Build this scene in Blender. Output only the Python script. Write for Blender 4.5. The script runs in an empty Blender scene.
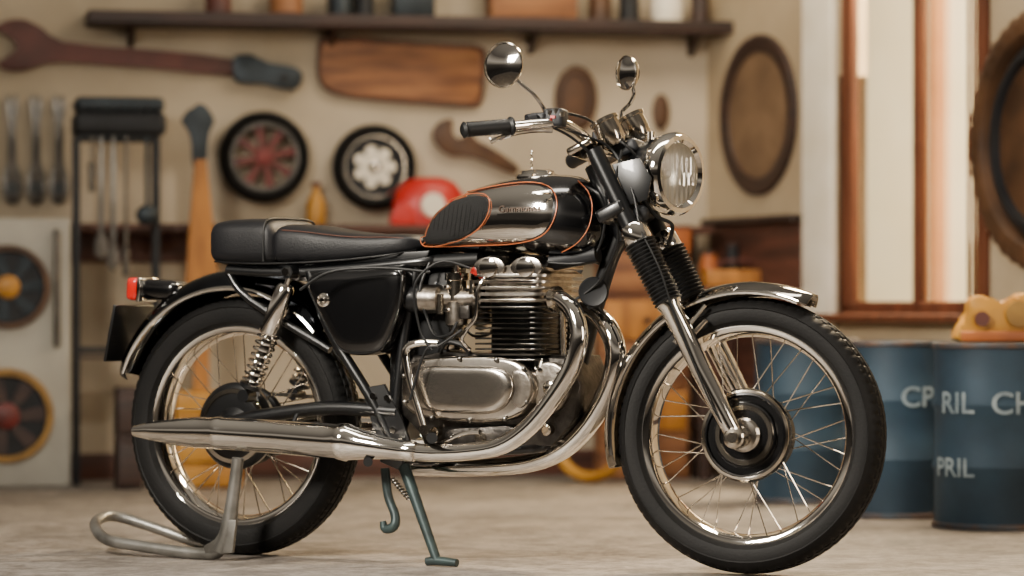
import bpy, bmesh, math, random
from mathutils import Vector, Matrix
from mathutils.bvhtree import BVHTree
random.seed(7)
PI=math.pi; sin=math.sin; cos=math.cos; V=Vector
COL=bpy.context.scene.collection
F=3272.0; CX=512.0; HY=307.0; CAM=V((0,-8,.655))
def ray(px,py): return V(((px-CX)/F,1,-(py-HY)/F))
def pix(M,px,py,lat=0.0):
    Mi=M.inverted(); o=Mi@CAM; d=Mi.to_3x3()@ray(px,py)
    return o+d*((-lat-o.y)/d.y)
def fl(px,D): return V(((px-CX)/F*D, D-8, 0))       # floor point
# frames
A=math.radians(27.1)
MK=Matrix.Translation((-.7067,.66,0))@Matrix.Rotation(-A,4,'Z')
WC=V((1.448,0,.341))
u_=V((-.4617,0,.887)); pp=WC-V((.887,0,.4617))*.05
RS=Matrix.Translation(pp)@Matrix.Rotation(math.radians(7),4,u_)@Matrix.Translation(-pp)
MS=MK@RS
MW=Matrix.Translation((.769,4.9,0))@Matrix.Rotation(math.radians(11.5),4,'Z')
MR=Matrix.Translation((.769,4.9,0))@Matrix.Rotation(math.atan2(-.917,.4),4,'Z')
def P(px,py,lat=0): return pix(MK,px,py,lat)
def S(px,py,lat=0): return pix(MS,px,py,lat)
def W(px,py,lat=0): return pix(MW,px,py,lat)
def R_(px,py,lat=0): return pix(MR,px,py,lat)

# ---------- materials
def lin(h):
    h=h.lstrip('#'); c=[int(h[i:i+2],16)/255 for i in (0,2,4)]
    return tuple((x/12.92 if x<=.04045 else ((x+.055)/1.055)**2.4) for x in c)+(1,)
def mat(name,c,metal=0,rough=.5,c2=None,scale=6,bump=0,bscale=None,coat=0,rvar=0,stretch=(1,1,1),spec=.5,detail=5,lo=.35,hi=.65):
    m=bpy.data.materials.new(name); m.use_nodes=True; nt=m.node_tree; N=nt.nodes; L=nt.links
    b=N['Principled BSDF']; b.inputs['Metallic'].default_value=metal; b.inputs['Roughness'].default_value=rough
    b.inputs['Specular IOR Level'].default_value=spec
    b.inputs['Coat Weight'].default_value=coat; b.inputs['Coat Roughness'].default_value=.05
    c=lin(c) if isinstance(c,str) else c; b.inputs['Base Color'].default_value=c
    tc=N.new('ShaderNodeTexCoord'); mp=N.new('ShaderNodeMapping'); mp.inputs['Scale'].default_value=stretch
    L.new(tc.outputs['Object'],mp.inputs['Vector'])
    nz=N.new('ShaderNodeTexNoise'); nz.inputs['Scale'].default_value=scale; nz.inputs['Detail'].default_value=detail
    L.new(mp.outputs[0],nz.inputs['Vector'])
    if c2:
        c2=lin(c2) if isinstance(c2,str) else c2
        r=N.new('ShaderNodeValToRGB'); r.color_ramp.elements[0].color=c; r.color_ramp.elements[1].color=c2
        r.color_ramp.elements[0].position=lo; r.color_ramp.elements[1].position=hi
        L.new(nz.outputs['Fac'],r.inputs[0]); L.new(r.outputs[0],b.inputs['Base Color'])
    if rvar:
        mr=N.new('ShaderNodeMapRange'); mr.inputs[3].default_value=max(0,rough-rvar); mr.inputs[4].default_value=rough+rvar
        L.new(nz.outputs['Fac'],mr.inputs[0]); L.new(mr.outputs[0],b.inputs['Roughness'])
    if bump:
        n2=N.new('ShaderNodeTexNoise'); n2.inputs['Scale'].default_value=bscale or scale*4; n2.inputs['Detail'].default_value=4
        L.new(mp.outputs[0],n2.inputs['Vector'])
        bp=N.new('ShaderNodeBump'); bp.inputs['Strength'].default_value=bump; bp.inputs['Distance'].default_value=.01
        L.new(n2.outputs['Fac'],bp.inputs['Height']); L.new(bp.outputs[0],b.inputs['Normal'])
    return m
m_chrome=mat('chrome','#f0ebe3',1,.06,rvar=.04,scale=12)
m_chrome2=mat('aged_chrome','#d2cabd',1,.15,c2='#b2a899',rvar=.07,scale=20)
m_fchrome=mat('mudguard_chrome','#a39e97',1,.08,c2='#7d7872',rvar=.04,scale=7)
m_dchrome=mat('blue_black_chrome','#44474c',1,.10,c2='#2e3034',rvar=.04,scale=7)
m_polish=mat('polished_aluminium','#cbc4ba',1,.2,c2='#a39b91',rvar=.06,scale=10,bump=.02,bscale=60)
m_reflect=mat('headlamp_silver','#f2ead8',.7,.3)
m_alu=mat('cast_aluminium','#bcb4aa',1,.28,c2='#857d73',scale=25,bump=.08,bscale=120)
m_dalu=mat('dark_cast_metal','#55514d',.9,.36,c2='#2a2826',scale=18,bump=.15,bscale=90)
m_fin=mat('fin_metal','#6e6a64',.95,.26,c2='#3c3a37',scale=15)
m_black=mat('gloss_black_paint','#050506',0,.2,coat=1)
m_frame=mat('frame_black','#08090b',.1,.33,coat=.3)
m_rubber=mat('tyre_rubber','#060606',0,.62,c2='#0c0b0b',scale=9,bump=.1,bscale=150,spec=.22)
m_gaiter=mat('gaiter_rubber','#0f0f10',0,.45,spec=.5)
m_grip=mat('grip_rubber','#0b0c0d',0,.5,spec=.35)
m_seat=mat('black_vinyl','#0b0c0f',0,.5,c2='#101013',scale=30,bump=.12,bscale=220,spec=.33)
m_pad=mat('knee_pad_rubber','#070707',0,.55,bump=.6,scale=120,bscale=500,spec=.35)
m_orange=mat('copper_pinstripe','#b9683c',.2,.35,c2='#9c5430')
m_seam=mat('brown_seam','#4a2c22',0,.5)
m_red=mat('red_lens','#b5150c',0,.15,coat=1)
m_redcap=mat('red_cap_plastic','#b81e15',0,.4)
m_steel=mat('brushed_steel','#7d7973',1,.3,c2='#5b5853',scale=10)
m_stand=mat('stand_metal','#8e8c87',.8,.4,c2='#66645f',scale=14)
m_cstand=mat('stand_green_grey','#3b4a4a',.5,.45,c2='#2b3435',scale=14)
m_gold=mat('badge_gold','#2a1c10',.6,.35)
m_dial=mat('gauge_dial','#d8cfba',0,.4)
m_wall=mat('plaster_wall','#bfb099',0,.85,c2='#9d8f78',scale=1.3,bump=.1,bscale=20)
m_wallR=mat('side_wall_plaster','#b5a386',0,.85,c2='#9a866a',scale=1.6,bump=.1,bscale=20)
m_white=mat('white_paint_and_lit_trim','#efe7d6',0,.6,c2='#e2d8c2',scale=5)
m_dwood=mat('dark_wood','#38221a',0,.55,c2='#241712',scale=4,stretch=(1,1,10),bump=.1)
m_rwood=mat('reddish_wood','#5c3628',0,.6,c2='#3c241b',scale=3,stretch=(1,1,8),bump=.1)
m_owood=mat('window_wood','#6c3e28',0,.65,c2='#4e2c1d',scale=3,stretch=(6,6,1),spec=.25)
m_plank=mat('plank_wood','#9c693f',0,.6,c2='#633b23',scale=3.2,stretch=(1,1,7),bump=.1)
m_plank2=mat('plank_edge_bark','#5c341e',0,.7,c2='#402717',scale=8)
m_yel=mat('yellow_wood','#b87a30',0,.5,c2='#8c581f',scale=4,stretch=(5,5,1))
m_yelp=mat('yellow_paint','#bd872c',0,.45,c2='#96651c',scale=5)
m_ora=mat('worn_orange_paint','#b4642a',0,.5,c2='#874820',scale=7)
m_brn=mat('brown_red_paint','#66352a',0,.55,c2='#44221b',scale=5)
m_bluegrey=mat('blue_grey_metal','#394147',.6,.45,c2='#252b2f',scale=8)
m_grey=mat('grey_cabinet_paint','#a8a498',0,.5,c2='#8d897f',scale=3)
m_dark=mat('dark_plastic','#141517',0,.5,c2='#1e1f22',scale=8,spec=.3)
m_dkred=mat('dark_red_paint','#6e211b',0,.5,c2='#451611',scale=8)
m_blue=mat('drum_blue_paint','#2d4252',.05,.6,c2='#1d2c38',scale=3.5,bump=.1,bscale=30,detail=9,spec=.35)
m_rim=mat('worn_drum_rim','#3a4650',.3,.55,c2='#5a4334',scale=14,detail=8)
m_letter=mat('pale_lettering','#95a3a8',0,.6,c2='#6b7a82',scale=20)
m_bronze=mat('bronze_brown','#5e4028',.2,.5,c2='#3c2819',scale=6)
m_pale=mat('faded_brown_wood','#7c6248',0,.7,c2='#5e4833',scale=5)
m_facade=mat('pale_render','#fbf1dc',0,.8,c2='#efdfc0',scale=1)
m_fac2=mat('tan_render','#a8744a',0,.8,c2='#8c5c3a',scale=1)
m_facg=mat('olive_shutter','#8a8562',0,.7,c2='#6a664a',scale=2)
m_tan=mat('tan_metal','#a07a3c',.3,.45,c2='#77582a',scale=8)
def conc():
    m=mat('concrete_floor','#a09890',0,.55,c2='#756e67',scale=1.3,bump=.5,bscale=18,rvar=.15,detail=10,lo=.3,hi=.7)
    nt=m.node_tree; N=nt.nodes; L=nt.links; b=N['Principled BSDF']
    src=b.inputs['Base Color'].links[0].from_socket
    tc=N.new('ShaderNodeTexCoord')
    for sc,p0,p1,dk in ((7,.42,.56,.5),(22,.42,.55,.5),(60,.40,.52,.65)):
        n=N.new('ShaderNodeTexNoise'); n.inputs['Scale'].default_value=sc; n.inputs['Detail'].default_value=12; n.inputs['Roughness'].default_value=.75
        L.new(tc.outputs['Object'],n.inputs['Vector'])
        r=N.new('ShaderNodeValToRGB'); r.color_ramp.elements[0].position=p0; r.color_ramp.elements[0].color=(dk,dk*.97,dk*.94,1); r.color_ramp.elements[1].position=p1; r.color_ramp.elements[1].color=(1,1,1,1)
        L.new(n.outputs['Fac'],r.inputs[0])
        mx=N.new('ShaderNodeMixRGB'); mx.blend_type='MULTIPLY'; mx.inputs[0].default_value=.8
        L.new(src,mx.inputs[1]); L.new(r.outputs[0],mx.inputs[2]); src=mx.outputs[0]
    L.new(src,b.inputs['Base Color'])
    return m
m_floor=conc()
def glassm(name,tint=(.95,.97,1,1),ribs=False,fac=.2):
    m=bpy.data.materials.new(name); m.use_nodes=True; N=m.node_tree.nodes; L=m.node_tree.links
    N.remove(N['Principled BSDF']); out=N['Material Output']
    t=N.new('ShaderNodeBsdfTransparent'); t.inputs[0].default_value=tint
    g=N.new('ShaderNodeBsdfGlossy'); g.inputs['Roughness'].default_value=.08
    mx=N.new('ShaderNodeMixShader'); mx.inputs[0].default_value=fac
    L.new(t.outputs[0],mx.inputs[1]); L.new(g.outputs[0],mx.inputs[2]); L.new(mx.outputs[0],out.inputs[0])
    if ribs:
        tc=N.new('ShaderNodeTexCoord'); w=N.new('ShaderNodeTexWave'); w.inputs['Scale'].default_value=26
        L.new(tc.outputs['Object'],w.inputs['Vector']); bp=N.new('ShaderNodeBump'); bp.inputs['Strength'].default_value=.9; bp.inputs['Distance'].default_value=.006
        L.new(w.outputs['Fac'],bp.inputs['Height']); L.new(bp.outputs[0],g.inputs['Normal'])
    return m
m_glass=glassm('window_glass',tint=(1,.97,.90,1),fac=.04)
m_lens=glassm('headlamp_lens',ribs=True,fac=.34)

# ---------- mesh builder
ORG={}
def cr(pts,k=6,closed=False):
    out=[]; n=len(pts)
    rng=range(n) if closed else range(n-1)
    for i in rng:
        if closed: a,b,c,d=pts[(i-1)%n],pts[i],pts[(i+1)%n],pts[(i+2)%n]
        else: a,b,c,d=pts[max(i-1,0)],pts[i],pts[i+1],pts[min(i+2,n-1)]
        for j in range(k):
            t=j/k
            out.append(.5*((2*b)+(c-a)*t+(2*a-5*b+4*c-d)*t*t+(3*b-a-3*c+d)*t**3))
    if not closed: out.append(pts[-1].copy())
    return out
class MB:
    def __init__(s,M=None): s.bm=bmesh.new(); s.M=M if M else Matrix()
    def loft(s,rings,c0=True,c1=True,closed=False):
        R=[[s.bm.verts.new(p) for p in r] for r in rings]; n=len(R[0]); m=len(R)
        for i in range(m if closed else m-1):
            a=R[i]; b=R[(i+1)%m]
            for j in range(n): s.bm.faces.new((a[j],a[(j+1)%n],b[(j+1)%n],b[j]))
        if not closed:
            if c0: s.bm.faces.new(R[0])
            if c1: s.bm.faces.new(R[-1])
        return s
    def tube(s,pts,r,n=12,closed=False,flat=None):
        pts=[V(p) for p in pts]; m=len(pts)
        rr=r if isinstance(r,(list,tuple)) else [r]*m
        rings=[]; u=None
        for i,p in enumerate(pts):
            if closed: t=pts[(i+1)%m]-pts[i-1]
            else: t=pts[min(i+1,m-1)]-pts[max(i-1,0)]
            t.normalize()
            if u is None: u=t.orthogonal().normalized()
            else:
                u=(u-t*u.dot(t)); u.normalize()
            v=t.cross(u)
            rings.append([p+(u*cos(2*PI*k/n)+v*sin(2*PI*k/n))*rr[i] for k in range(n)])
        return s.loft(rings,closed=closed)
    def stube(s,pr,k=6,n=12):      # [(point, radius)] smoothed
        p4=[V((*p,r)) for p,r in pr]; q=cr(p4,k)
        return s.tube([V(x[:3]) for x in q],[x[3] for x in q],n)
    def cyl(s,a,b,r,r2=None,n=24): return s.tube([a,b],[r,r if r2 is None else r2],n)
    def lathe(s,prof,o,ax,n=48,closed=False,mod=None):
        ax=V(ax).normalized(); u=ax.orthogonal().normalized(); v=ax.cross(u); o=V(o); R=[]
        for k in range(n):
            a=2*PI*k/n; d=u*cos(a)+v*sin(a); row=[]
            for (r,h) in prof:
                if mod: r,h=mod(k,r,h)
                row.append(s.bm.verts.new(o+d*r+ax*h))
            R.append(row)
        m=len(prof)
        for k in range(n):
            a=R[k]; b=R[(k+1)%n]
            for j in range(m if closed else m-1):
                s.bm.faces.new((a[j],a[(j+1)%m],b[(j+1)%m],b[j]))
        return s
    def box(s,c,size,rot=None,bev=0):
        g=bmesh.ops.create_cube(s.bm,size=1); vs=g['verts']; c=V(c)
        rot=rot if rot else Matrix.Identity(3)
        for v in vs: v.co=c+rot@V((v.co.x*size[0],v.co.y*size[1],v.co.z*size[2]))
        if bev:
            es=list({e for v in vs for e in v.link_edges})
            bmesh.ops.bevel(s.bm,geom=es,offset=bev,segments=3,affect='EDGES',profile=.5)
        return s
    def prism(s,out,d,bev=0):
        d=V(d); r0=[V(p) for p in out]; r1=[V(p)+d for p in out]
        n0=len(s.bm.verts)
        s.loft([r0,r1])
        if bev:
            s.bm.verts.ensure_lookup_table(); vs=set(list(s.bm.verts)[n0:])
            es=[e for e in s.bm.edges if e.verts[0] in vs and len(e.link_faces)==2 and any(len(f.verts)>4 for f in e.link_faces)]
            bmesh.ops.bevel(s.bm,geom=es,offset=bev,segments=2,affect='EDGES',profile=.5)
        return s
    def puff(s,out,d,steps=((0,1),(.6,1),(.85,.975),(.96,.93),(1,.86))):
        d=V(d); c=sum((V(p) for p in out),V())/len(out)
        return s.loft([[c+(V(p)-c)*k+d*t for p in out] for t,k in steps])
    def sphere(s,c,r,sc=(1,1,1),n=24):
        g=bmesh.ops.create_uvsphere(s.bm,u_segments=n,v_segments=n//2,radius=1)
        for v in g['verts']: v.co=V(c)+V((v.co.x*r*sc[0],v.co.y*r*sc[1],v.co.z*r*sc[2]))
        return s
    def mirror(s):
        g=bmesh.ops.duplicate(s.bm,geom=s.bm.verts[:]+s.bm.edges[:]+s.bm.faces[:])
        for x in g['geom']:
            if isinstance(x,bmesh.types.BMVert): x.co.y=-x.co.y
        return s
    def build(s,name,m,parent=None,ang=35,zoff=0):
        bm=s.bm; bmesh.ops.remove_doubles(bm,verts=bm.verts,dist=1e-5)
        bm.transform(s.M); bmesh.ops.recalc_face_normals(bm,faces=bm.faces)
        for f in bm.faces: f.smooth=True
        for e in bm.edges:
            if len(e.link_faces)==2 and e.calc_face_angle(0)>math.radians(ang): e.smooth=False
        if parent is not None: o0=ORG[parent.name]
        else:
            xs=[v.co for v in bm.verts]
            o0=V(((min(v.x for v in xs)+max(v.x for v in xs))/2,(min(v.y for v in xs)+max(v.y for v in xs))/2,min(v.z for v in xs)))
        bm.transform(Matrix.Translation(-o0))
        me=bpy.data.meshes.new(name); bm.to_mesh(me); bm.free(); me.materials.append(m)
        o=bpy.data.objects.new(name,me); COL.objects.link(o); ORG[o.name]=o0
        if parent is not None: o.parent=parent
        else: o.location=o0
        return o
    def split(s):      # one MB for each loose island
        bmesh.ops.remove_doubles(s.bm,verts=s.bm.verts,dist=1e-5)
        left=set(s.bm.verts); out=[]
        s.bm.verts.index_update()
        while left:
            st=[left.pop()]; isl=[st[0]]
            while st:
                v=st.pop()
                for e in v.link_edges:
                    o=e.other_vert(v)
                    if o in left: left.discard(o); st.append(o); isl.append(o)
            m=MB(s.M); mp={v:m.bm.verts.new(v.co) for v in isl}
            for f in {f for v in isl for f in v.link_faces}: m.bm.faces.new([mp[v] for v in f.verts])
            out.append(m)
        s.bm.free(); return out
def thing(name,label,cat,loc,group=None):
    o=bpy.data.objects.new(name,None); COL.objects.link(o); o.empty_display_size=.1; o.location=loc; ORG[o.name]=V(loc)
    o['label']=label; o['category']=cat
    if group: o['group']=group
    return o
def tag(o,label,cat,group=None):
    o['label']=label; o['category']=cat
    if group: o['group']=group
    return o
def struct(o): o['kind']='structure'; return o
def textmesh(body,size):
    cu=bpy.data.curves.new('t','FONT'); cu.body=body; cu.size=size; cu.align_x='CENTER'; cu.align_y='CENTER'; cu.offset=size*.015
    ob=bpy.data.objects.new('t',cu); COL.objects.link(ob); dg=bpy.context.evaluated_depsgraph_get(); dg.update()
    me=bpy.data.meshes.new_from_object(ob.evaluated_get(dg))
    vs=[v.co.copy() for v in me.vertices]; fs=[tuple(p.vertices) for p in me.polygons]
    bpy.data.objects.remove(ob); bpy.data.curves.remove(cu); bpy.data.meshes.remove(me)
    return vs,fs
def add_text(mb,body,size,fn):
    vs,fs=textmesh(body,size); bv=[mb.bm.verts.new(fn(v.x,v.y)) for v in vs]
    for f in fs:
        try: mb.bm.faces.new([bv[i] for i in f])
        except Exception: pass
Y=V((0,1,0)); NY=V((0,-1,0)); X=V((1,0,0)); Z=V((0,0,1))

# =====================================================  SETTING
struct(MB().box((0,-1.5,-.05),(14,17,.1)).build('floor',m_floor))
struct(MB(MW).box((-2.2,.06,1.5),(4.6,.12,3.0)).build('wall_back',m_wall))
wx0=R_(838,200).x; wx1=R_(986,200).x; wz0=.615; wz1=2.1
b=MB(MR)
b.box((wx0/2,.06,1.5),(wx0,.12,3)); b.box(((wx0+wx1)/2,.06,wz0/2),(wx1-wx0,.12,wz0)); b.box(((wx0+wx1)/2,.06,(wz1+3)/2),(wx1-wx0,.12,3-wz1))
b.box(((wx1+5)/2,.06,1.5),(5-wx1,.12,3))
struct(b.build('wall_right',m_wallR))
# window
b=MB(MR); fd=.035
wxm=R_(912,200).x
for x0,x1 in ((wx0,wx0+.07),(wxm-.02,wxm+.02),(wx1-.085,wx1)): b.box(((x0+x1)/2,.03,(wz0+wz1)/2),(x1-x0,fd,wz1-wz0),bev=.005)
b.box(((wx0+wx1)/2,.03,wz0+.03),(wx1-wx0,fd,.06),bev=.005); b.box(((wx0+wx1)/2,.03,wz1-.03),(wx1-wx0,fd,.06),bev=.005)
win=struct(b.build('window_1',m_owood))
MB(MR).box(((wx0+wx1)/2,-.03,wz0-.0),(wx1-wx0+.1,.1,.03),bev=.008).build('window_sill',m_owood,win)
for x0,x1 in ((wx0+.07,wxm-.02),(wxm+.02,wx1-.085)):
    MB(MR).box(((x0+x1)/2,.035,(wz0+wz1)/2),(x1-x0,.006,wz1-wz0-.1)).build('window_pane',m_glass,win)
for xx in (wx1-.16,wx1-.125): MB(MR).box((xx,.03,(wz0+wz1)/2),(.008,.01,wz1-wz0-.1)).build('window_bar',m_owood,win)
MB(MR).box((wx1+.012,-.01,(wz0+wz1)/2),(.035,.02,wz1-wz0),bev=.004).build('window_casing',m_owood,win)
tx0=R_(808,200).x
struct(MB(MR).box(((tx0+wx0)/2,-.015,(wz0+wz1)/2+.0),(wx0-tx0-.005,.03,wz1-wz0+.1),bev=.008).build('trim_1',m_white))  # trim beside the window; light falling there is put into its white colour
struct(MB(MW).box((-2.2,-.15,.95),(4.3,.30,.03),bev=.006).build('trim_2',m_rwood))
struct(MB(MW).box((-2.2,-.012,.88),(4.3,.024,.11),bev=.004).build('trim_3',m_rwood))
struct(MB(MR).box((tx0/2+.02,-.03,.985),(tx0-.08,.06,.03),bev=.006).build('trim_4',m_dwood))
struct(MB(MR).box((tx0/2+.02,-.010,.66),(tx0-.08,.02,.62),bev=.004).build('trim_5',m_rwood))
struct(MB(MW).box((-2.2,-.012,.05),(4.3,.024,.1),bev=.004).build('baseboard_back',m_rwood))
struct(MB(MR).box((2.4,-.012,.05),(4.4,.024,.1),bev=.004).build('baseboard_right',m_dwood))
# building outside
bo=thing('building','pale rendered building seen through the window panes','building',MR@V((1.9,3.2,0)))
MB(MR).box((0,3.4,2.0),(14,.3,4)).build('facade',m_facade,bo)
for x in (-3.6,-2.6,-1.7,-.8,.2,1.1,2.0,2.9): MB(MR).box((x,3.22,1.6),(.08,.1,3.2)).build('pilaster',m_fac2,bo)
for x in (-3.1,-2.15,-1.2,-.3,.65,1.55,2.45):
    MB(MR).box((x,3.24,.75),(.34,.04,.5),bev=.01).build('shutter',m_facg,bo)
    MB(MR).box((x+.05,3.24,1.7),(.22,.04,.45),bev=.01).build('shutter',m_fac2,bo)

# =====================================================  MOTORCYCLE
bike=thing('motorcycle','black and chrome vintage motorcycle with black seat standing on the concrete floor','motorcycle',MK@V((.72,0,0)))
def part(b,name,m,label=None,parent=None,ang=35):
    o=b.build(name,m,parent if parent is not None else bike,ang)
    if label: o['label']=label
    return o
def parts(b,name,m,label=None,parent=None,ang=35):
    return [part(x,name,m,label,parent,ang) for x in b.split()]
def wheel(M,C,R,rr,label,hr,hw):
    pr=[(rr-.006,.040),(rr+.003,.044),(rr+.007,.042),(rr+.004,.036),(rr-.010,.028),(rr-.015,.012),(rr-.016,0)]
    pr2=[(rr-.021,0),(rr-.020,.014),(rr-.015,.031),(rr-.011,.040)]
    prof=pr+[(r,-h) for r,h in pr[-2::-1]]+[(r,-h) for r,h in pr2[::-1]]+pr2[1:]
    rim=part(MB(M).lathe(prof,C,NY,96,closed=True),'wheel',m_chrome,label)
    half=[(R,.006),(R-.0035,.008),(R-.0035,.011),(R-.0006,.013),(R-.003,.024),(R-.0065,.026),(R-.0065,.029),(R-.005,.031),(R-.011,.044),(R-.02,.052),(R-.028,.0575),(R-.031,.0555),(rr+.03,.057),(rr+.016,.053),(rr+.009,.046),(rr+.002,.040),(rr-.004,.03)]
    prof=half+[(r,-h) for r,h in half[::-1]]
    def mod(k,r,h):
        ah=abs(h)
        if r>R-.012:
            if .012<ah<.025 and k%4==(0 if h>0 else 2): return r-.0034,h
            if .03<ah<.046 and k%4==(1 if h>0 else 3): return r-.0032,h
        return r,h
    part(MB(M).lathe(prof,C,NY,320,closed=True,mod=mod),'tyre',m_rubber,parent=rim,ang=24)
    for i in range(36):
        sd=1 if i%2 else -1; a=2*PI*i/36; da=.34 if (i//2)%2 else -.34
        p0=C+V((cos(a+da)*hr,-sd*hw,sin(a+da)*hr)); p1=C+V((cos(a)*(rr-.018),-sd*.008,sin(a)*(rr-.018)))
        part(MB(M).tube([p0,p1],.0016,6),'spoke',m_chrome2,parent=rim)
    return rim
rwC=V((0,0,.342)); 
rw=wheel(MK,rwC,.342,.258,'chrome spoked rear wheel',.085,.035)
fw=wheel(MS,WC,.338,.262,'chrome spoked front wheel',.095,.03)
# front hub
part(MB(MS).lathe([(0,-.065),(.03,-.065),(.045,-.045),(.1,-.036),(.104,-.03),(.1,-.02),(.06,-.015),(.06,.01),(.098,.016),(.108,.022),(.113,.03),(.115,.042),(.110,.050),(.098,.052),(.095,.046),(.082,.046),(.078,.056),(.05,.058),(0,.058)],WC,NY,64),'hub',m_black,'black drum brake hub',fw)
for pf_ in ([(.060,.054),(.062,.063),(.072,.063),(.075,.054)],[(.100,.046),(.104,.054),(.110,.052),(.111,.044)]):
    part(MB(MS).lathe(pf_,WC,NY,64),'hub_ring',m_chrome2,parent=fw)
part(MB(MS).lathe([(.042,.056),(.042,.066),(.036,.072),(.022,.074),(.022,.1),(0,.1)],WC,NY,40),'hub_cap',m_polish,parent=fw)
# rear hub
part(MB(MK).lathe([(0,-.08),(.03,-.08),(.05,-.05),(.1,-.045),(.105,-.03),(.1,-.02),(.07,-.015),(.07,.01),(.1,.016),(.112,.025),(.115,.045),(.105,.055),(.08,.06),(.05,.06),(.03,.075),(0,.075)],rwC,NY,56),'hub',m_frame,'black rear drum hub',rw)
part(MB(MK).lathe([(.085,.056),(.087,.064),(.098,.063),(.1,.054)],rwC,NY,56),'hub_ring',m_chrome2,parent=rw)
# fenders
def fender(M,C,Rr,a0,a1,hw,drop,n=60,flare=0):
    rings=[]
    K=14
    for i in range(n+1):
        a=a0+(a1-a0)*i/n; ring=[]
        e=min(i,n-i)/4; w=hw*(1 if e>=1 else (.72+.28*math.sqrt(max(0,1-(1-e)**2))))
        rf=Rr+ (flare*max(0,(i/n-.85)/.15)**2)
        for j in range(K+1):
            s=-1+2*j/K; r=rf-drop*abs(s)**2.6; ring.append(C+V((sin(a)*r,w*s,cos(a)*r)))
        for j in range(K,-1,-1):
            s=-1+2*j/K; r=rf-.004-drop*abs(s)**2.6; ring.append(C+V((sin(a)*r,w*.97*s,cos(a)*r)))
        rings.append(ring)
    return MB(M).loft(rings)
fC=WC+V((0,0,.003))
ff=part(fender(MS,fC,.374,math.radians(-104),math.radians(25),.064,.030,flare=.004),'front_fender',m_fchrome,'chrome front mudguard with bright edges')
def edge(M,C,Rr,a0,a1,hw,drop,s,r=.0035):
    return MB(M).tube([C+V((sin(a0+(a1-a0)*i/50)*(Rr-drop),hw*s,cos(a0+(a1-a0)*i/50)*(Rr-drop))) for i in range(51)],r,8)
for s in (-1,1): part(edge(MS,fC,.374,math.radians(-100),math.radians(22),.064,.030,s,.0055),'fender_bead',m_chrome,parent=ff)
rfC=V((0,0,.352))
rf=part(fender(MK,rfC,.404,math.radians(-72),math.radians(48),.085,.052),'rear_fender',m_dchrome,'blue-black chrome rear mudguard with bright edges')
for s in (-1,1): part(edge(MK,rfC,.404,math.radians(-69),math.radians(48),.085,.052,s,.007),'fender_bead',m_chrome,parent=rf)
# fender stays
for s in (-1,1):
    part(MB(MS).tube([V((S(705,305,.07).x,-.07*s,S(705,305,.07).z)),V((WC.x-.17,-.1*s,WC.z+.22))],.006,8),'fender_stay',m_chrome)
# plate, tail light
pc=P(129,333); rot=Matrix.Rotation(math.radians(12),3,'Y')
part(MB(MK).box(pc,(.008,.19,.155),rot,bev=.003),'number_plate',m_frame,'blank black plate behind the rear wheel')
rt=Matrix.Rotation(math.radians(4),3,'Y')
part(MB(MK).box(P(165,290),(.115,.085,.056),rt,bev=.02),'tail_light_housing',m_black,'compact dark tail light housing')
part(MB(MK).box(P(139,289),(.036,.08,.062),rt,bev=.012),'tail_light',m_red,'upright red tail light lens')
part(MB(MK).box(P(147,289.5),(.012,.09,.066),rt,bev=.004),'tail_light_rim',m_chrome)
# seat
def sloft(st,ex,n=40,M=MK,zr=0.5,k=4):
    base=[]
    for px,yt,yb,hw in st:
        a=P(px,yt); c=P(px,yb); base.append(V((a.x,a.z,c.z,hw)))
    base=cr(base,k); rings=[]
    for x,zt,zb,hw in base:
        zc=zb+(zt-zb)*zr; ring=[]
        for j in range(n):
            t=2*PI*j/n; c,s_=cos(t),sin(t)
            yy=hw*math.copysign(abs(c)**(2/ex),c); h=(zt-zc) if s_>0 else (zc-zb)
            ring.append(V((x,yy,zc+h*math.copysign(abs(s_)**(2/ex),s_))))
        rings.append(ring)
    return MB(M).loft(rings)
seat=part(sloft([(231,231,258,.09),(235,223,264,.118),(248,220,266,.131),(270,219,267,.134),(288,219.5,267,.134),(294,223,266,.131),(298,230,264,.118)],4.2,zr=.5),'seat',m_seat,'black vinyl rear seat hump')
seat2=part(sloft([(296,234,263,.110),(299,227,265,.124),(305,224.5,266,.129),(325,226,266,.128),(350,230.5,265,.121),(385,234,261,.112),(410,234,257,.098),(424,235,253,.08),(433,240,248,.05)],3.8,zr=.5),'seat',m_seat,'black vinyl front seat')
part(MB(MK).prism([P(x,y,.085) for x,y in ((240,262),(430,250),(425,262),(400,275),(310,282),(250,276))],V((0,.17,0)),.004),'seat_pan',m_frame)
for s in (-1,1):
    part(MB(MK).tube(cr([V((P(px,py).x,s*w,P(px,py).z)) for px,py,w in ((238,262,.116),(270,264,.131),(300,264,.131),(330,263,.128),(370,260,.117),(410,255,.1),(428,250,.06))],5),.0025,8),'seat_trim',m_frame)
    part(MB(MK).tube(cr([V((P(px,py).x,s*w,P(px,py).z)) for px,py,w in ((306,231,.123),(330,233,.121),(370,237.5,.111),(410,238,.094),(425,240,.074))],5),.0014,6),'seat_piping',m_seam)
pa=P(290,219.5); pb=P(290,266)
part(MB(MK).tube(cr([V((pa.x,-.1345,pb.z+.01)),V((pa.x,-.1355,pb.z+.05)),V((pa.x,-.132,pa.z-.025)),V((pa.x,-.115,pa.z-.004)),V((pa.x,-.06,pa.z+.001)),V((pa.x,.06,pa.z+.001)),V((pa.x,.115,pa.z-.004)),V((pa.x,.132,pa.z-.025)),V((pa.x,.1355,pb.z+.05)),V((pa.x,.1345,pb.z+.01))],4),.003,8),'seat_seam',m_grip,'cross seam welt')
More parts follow.
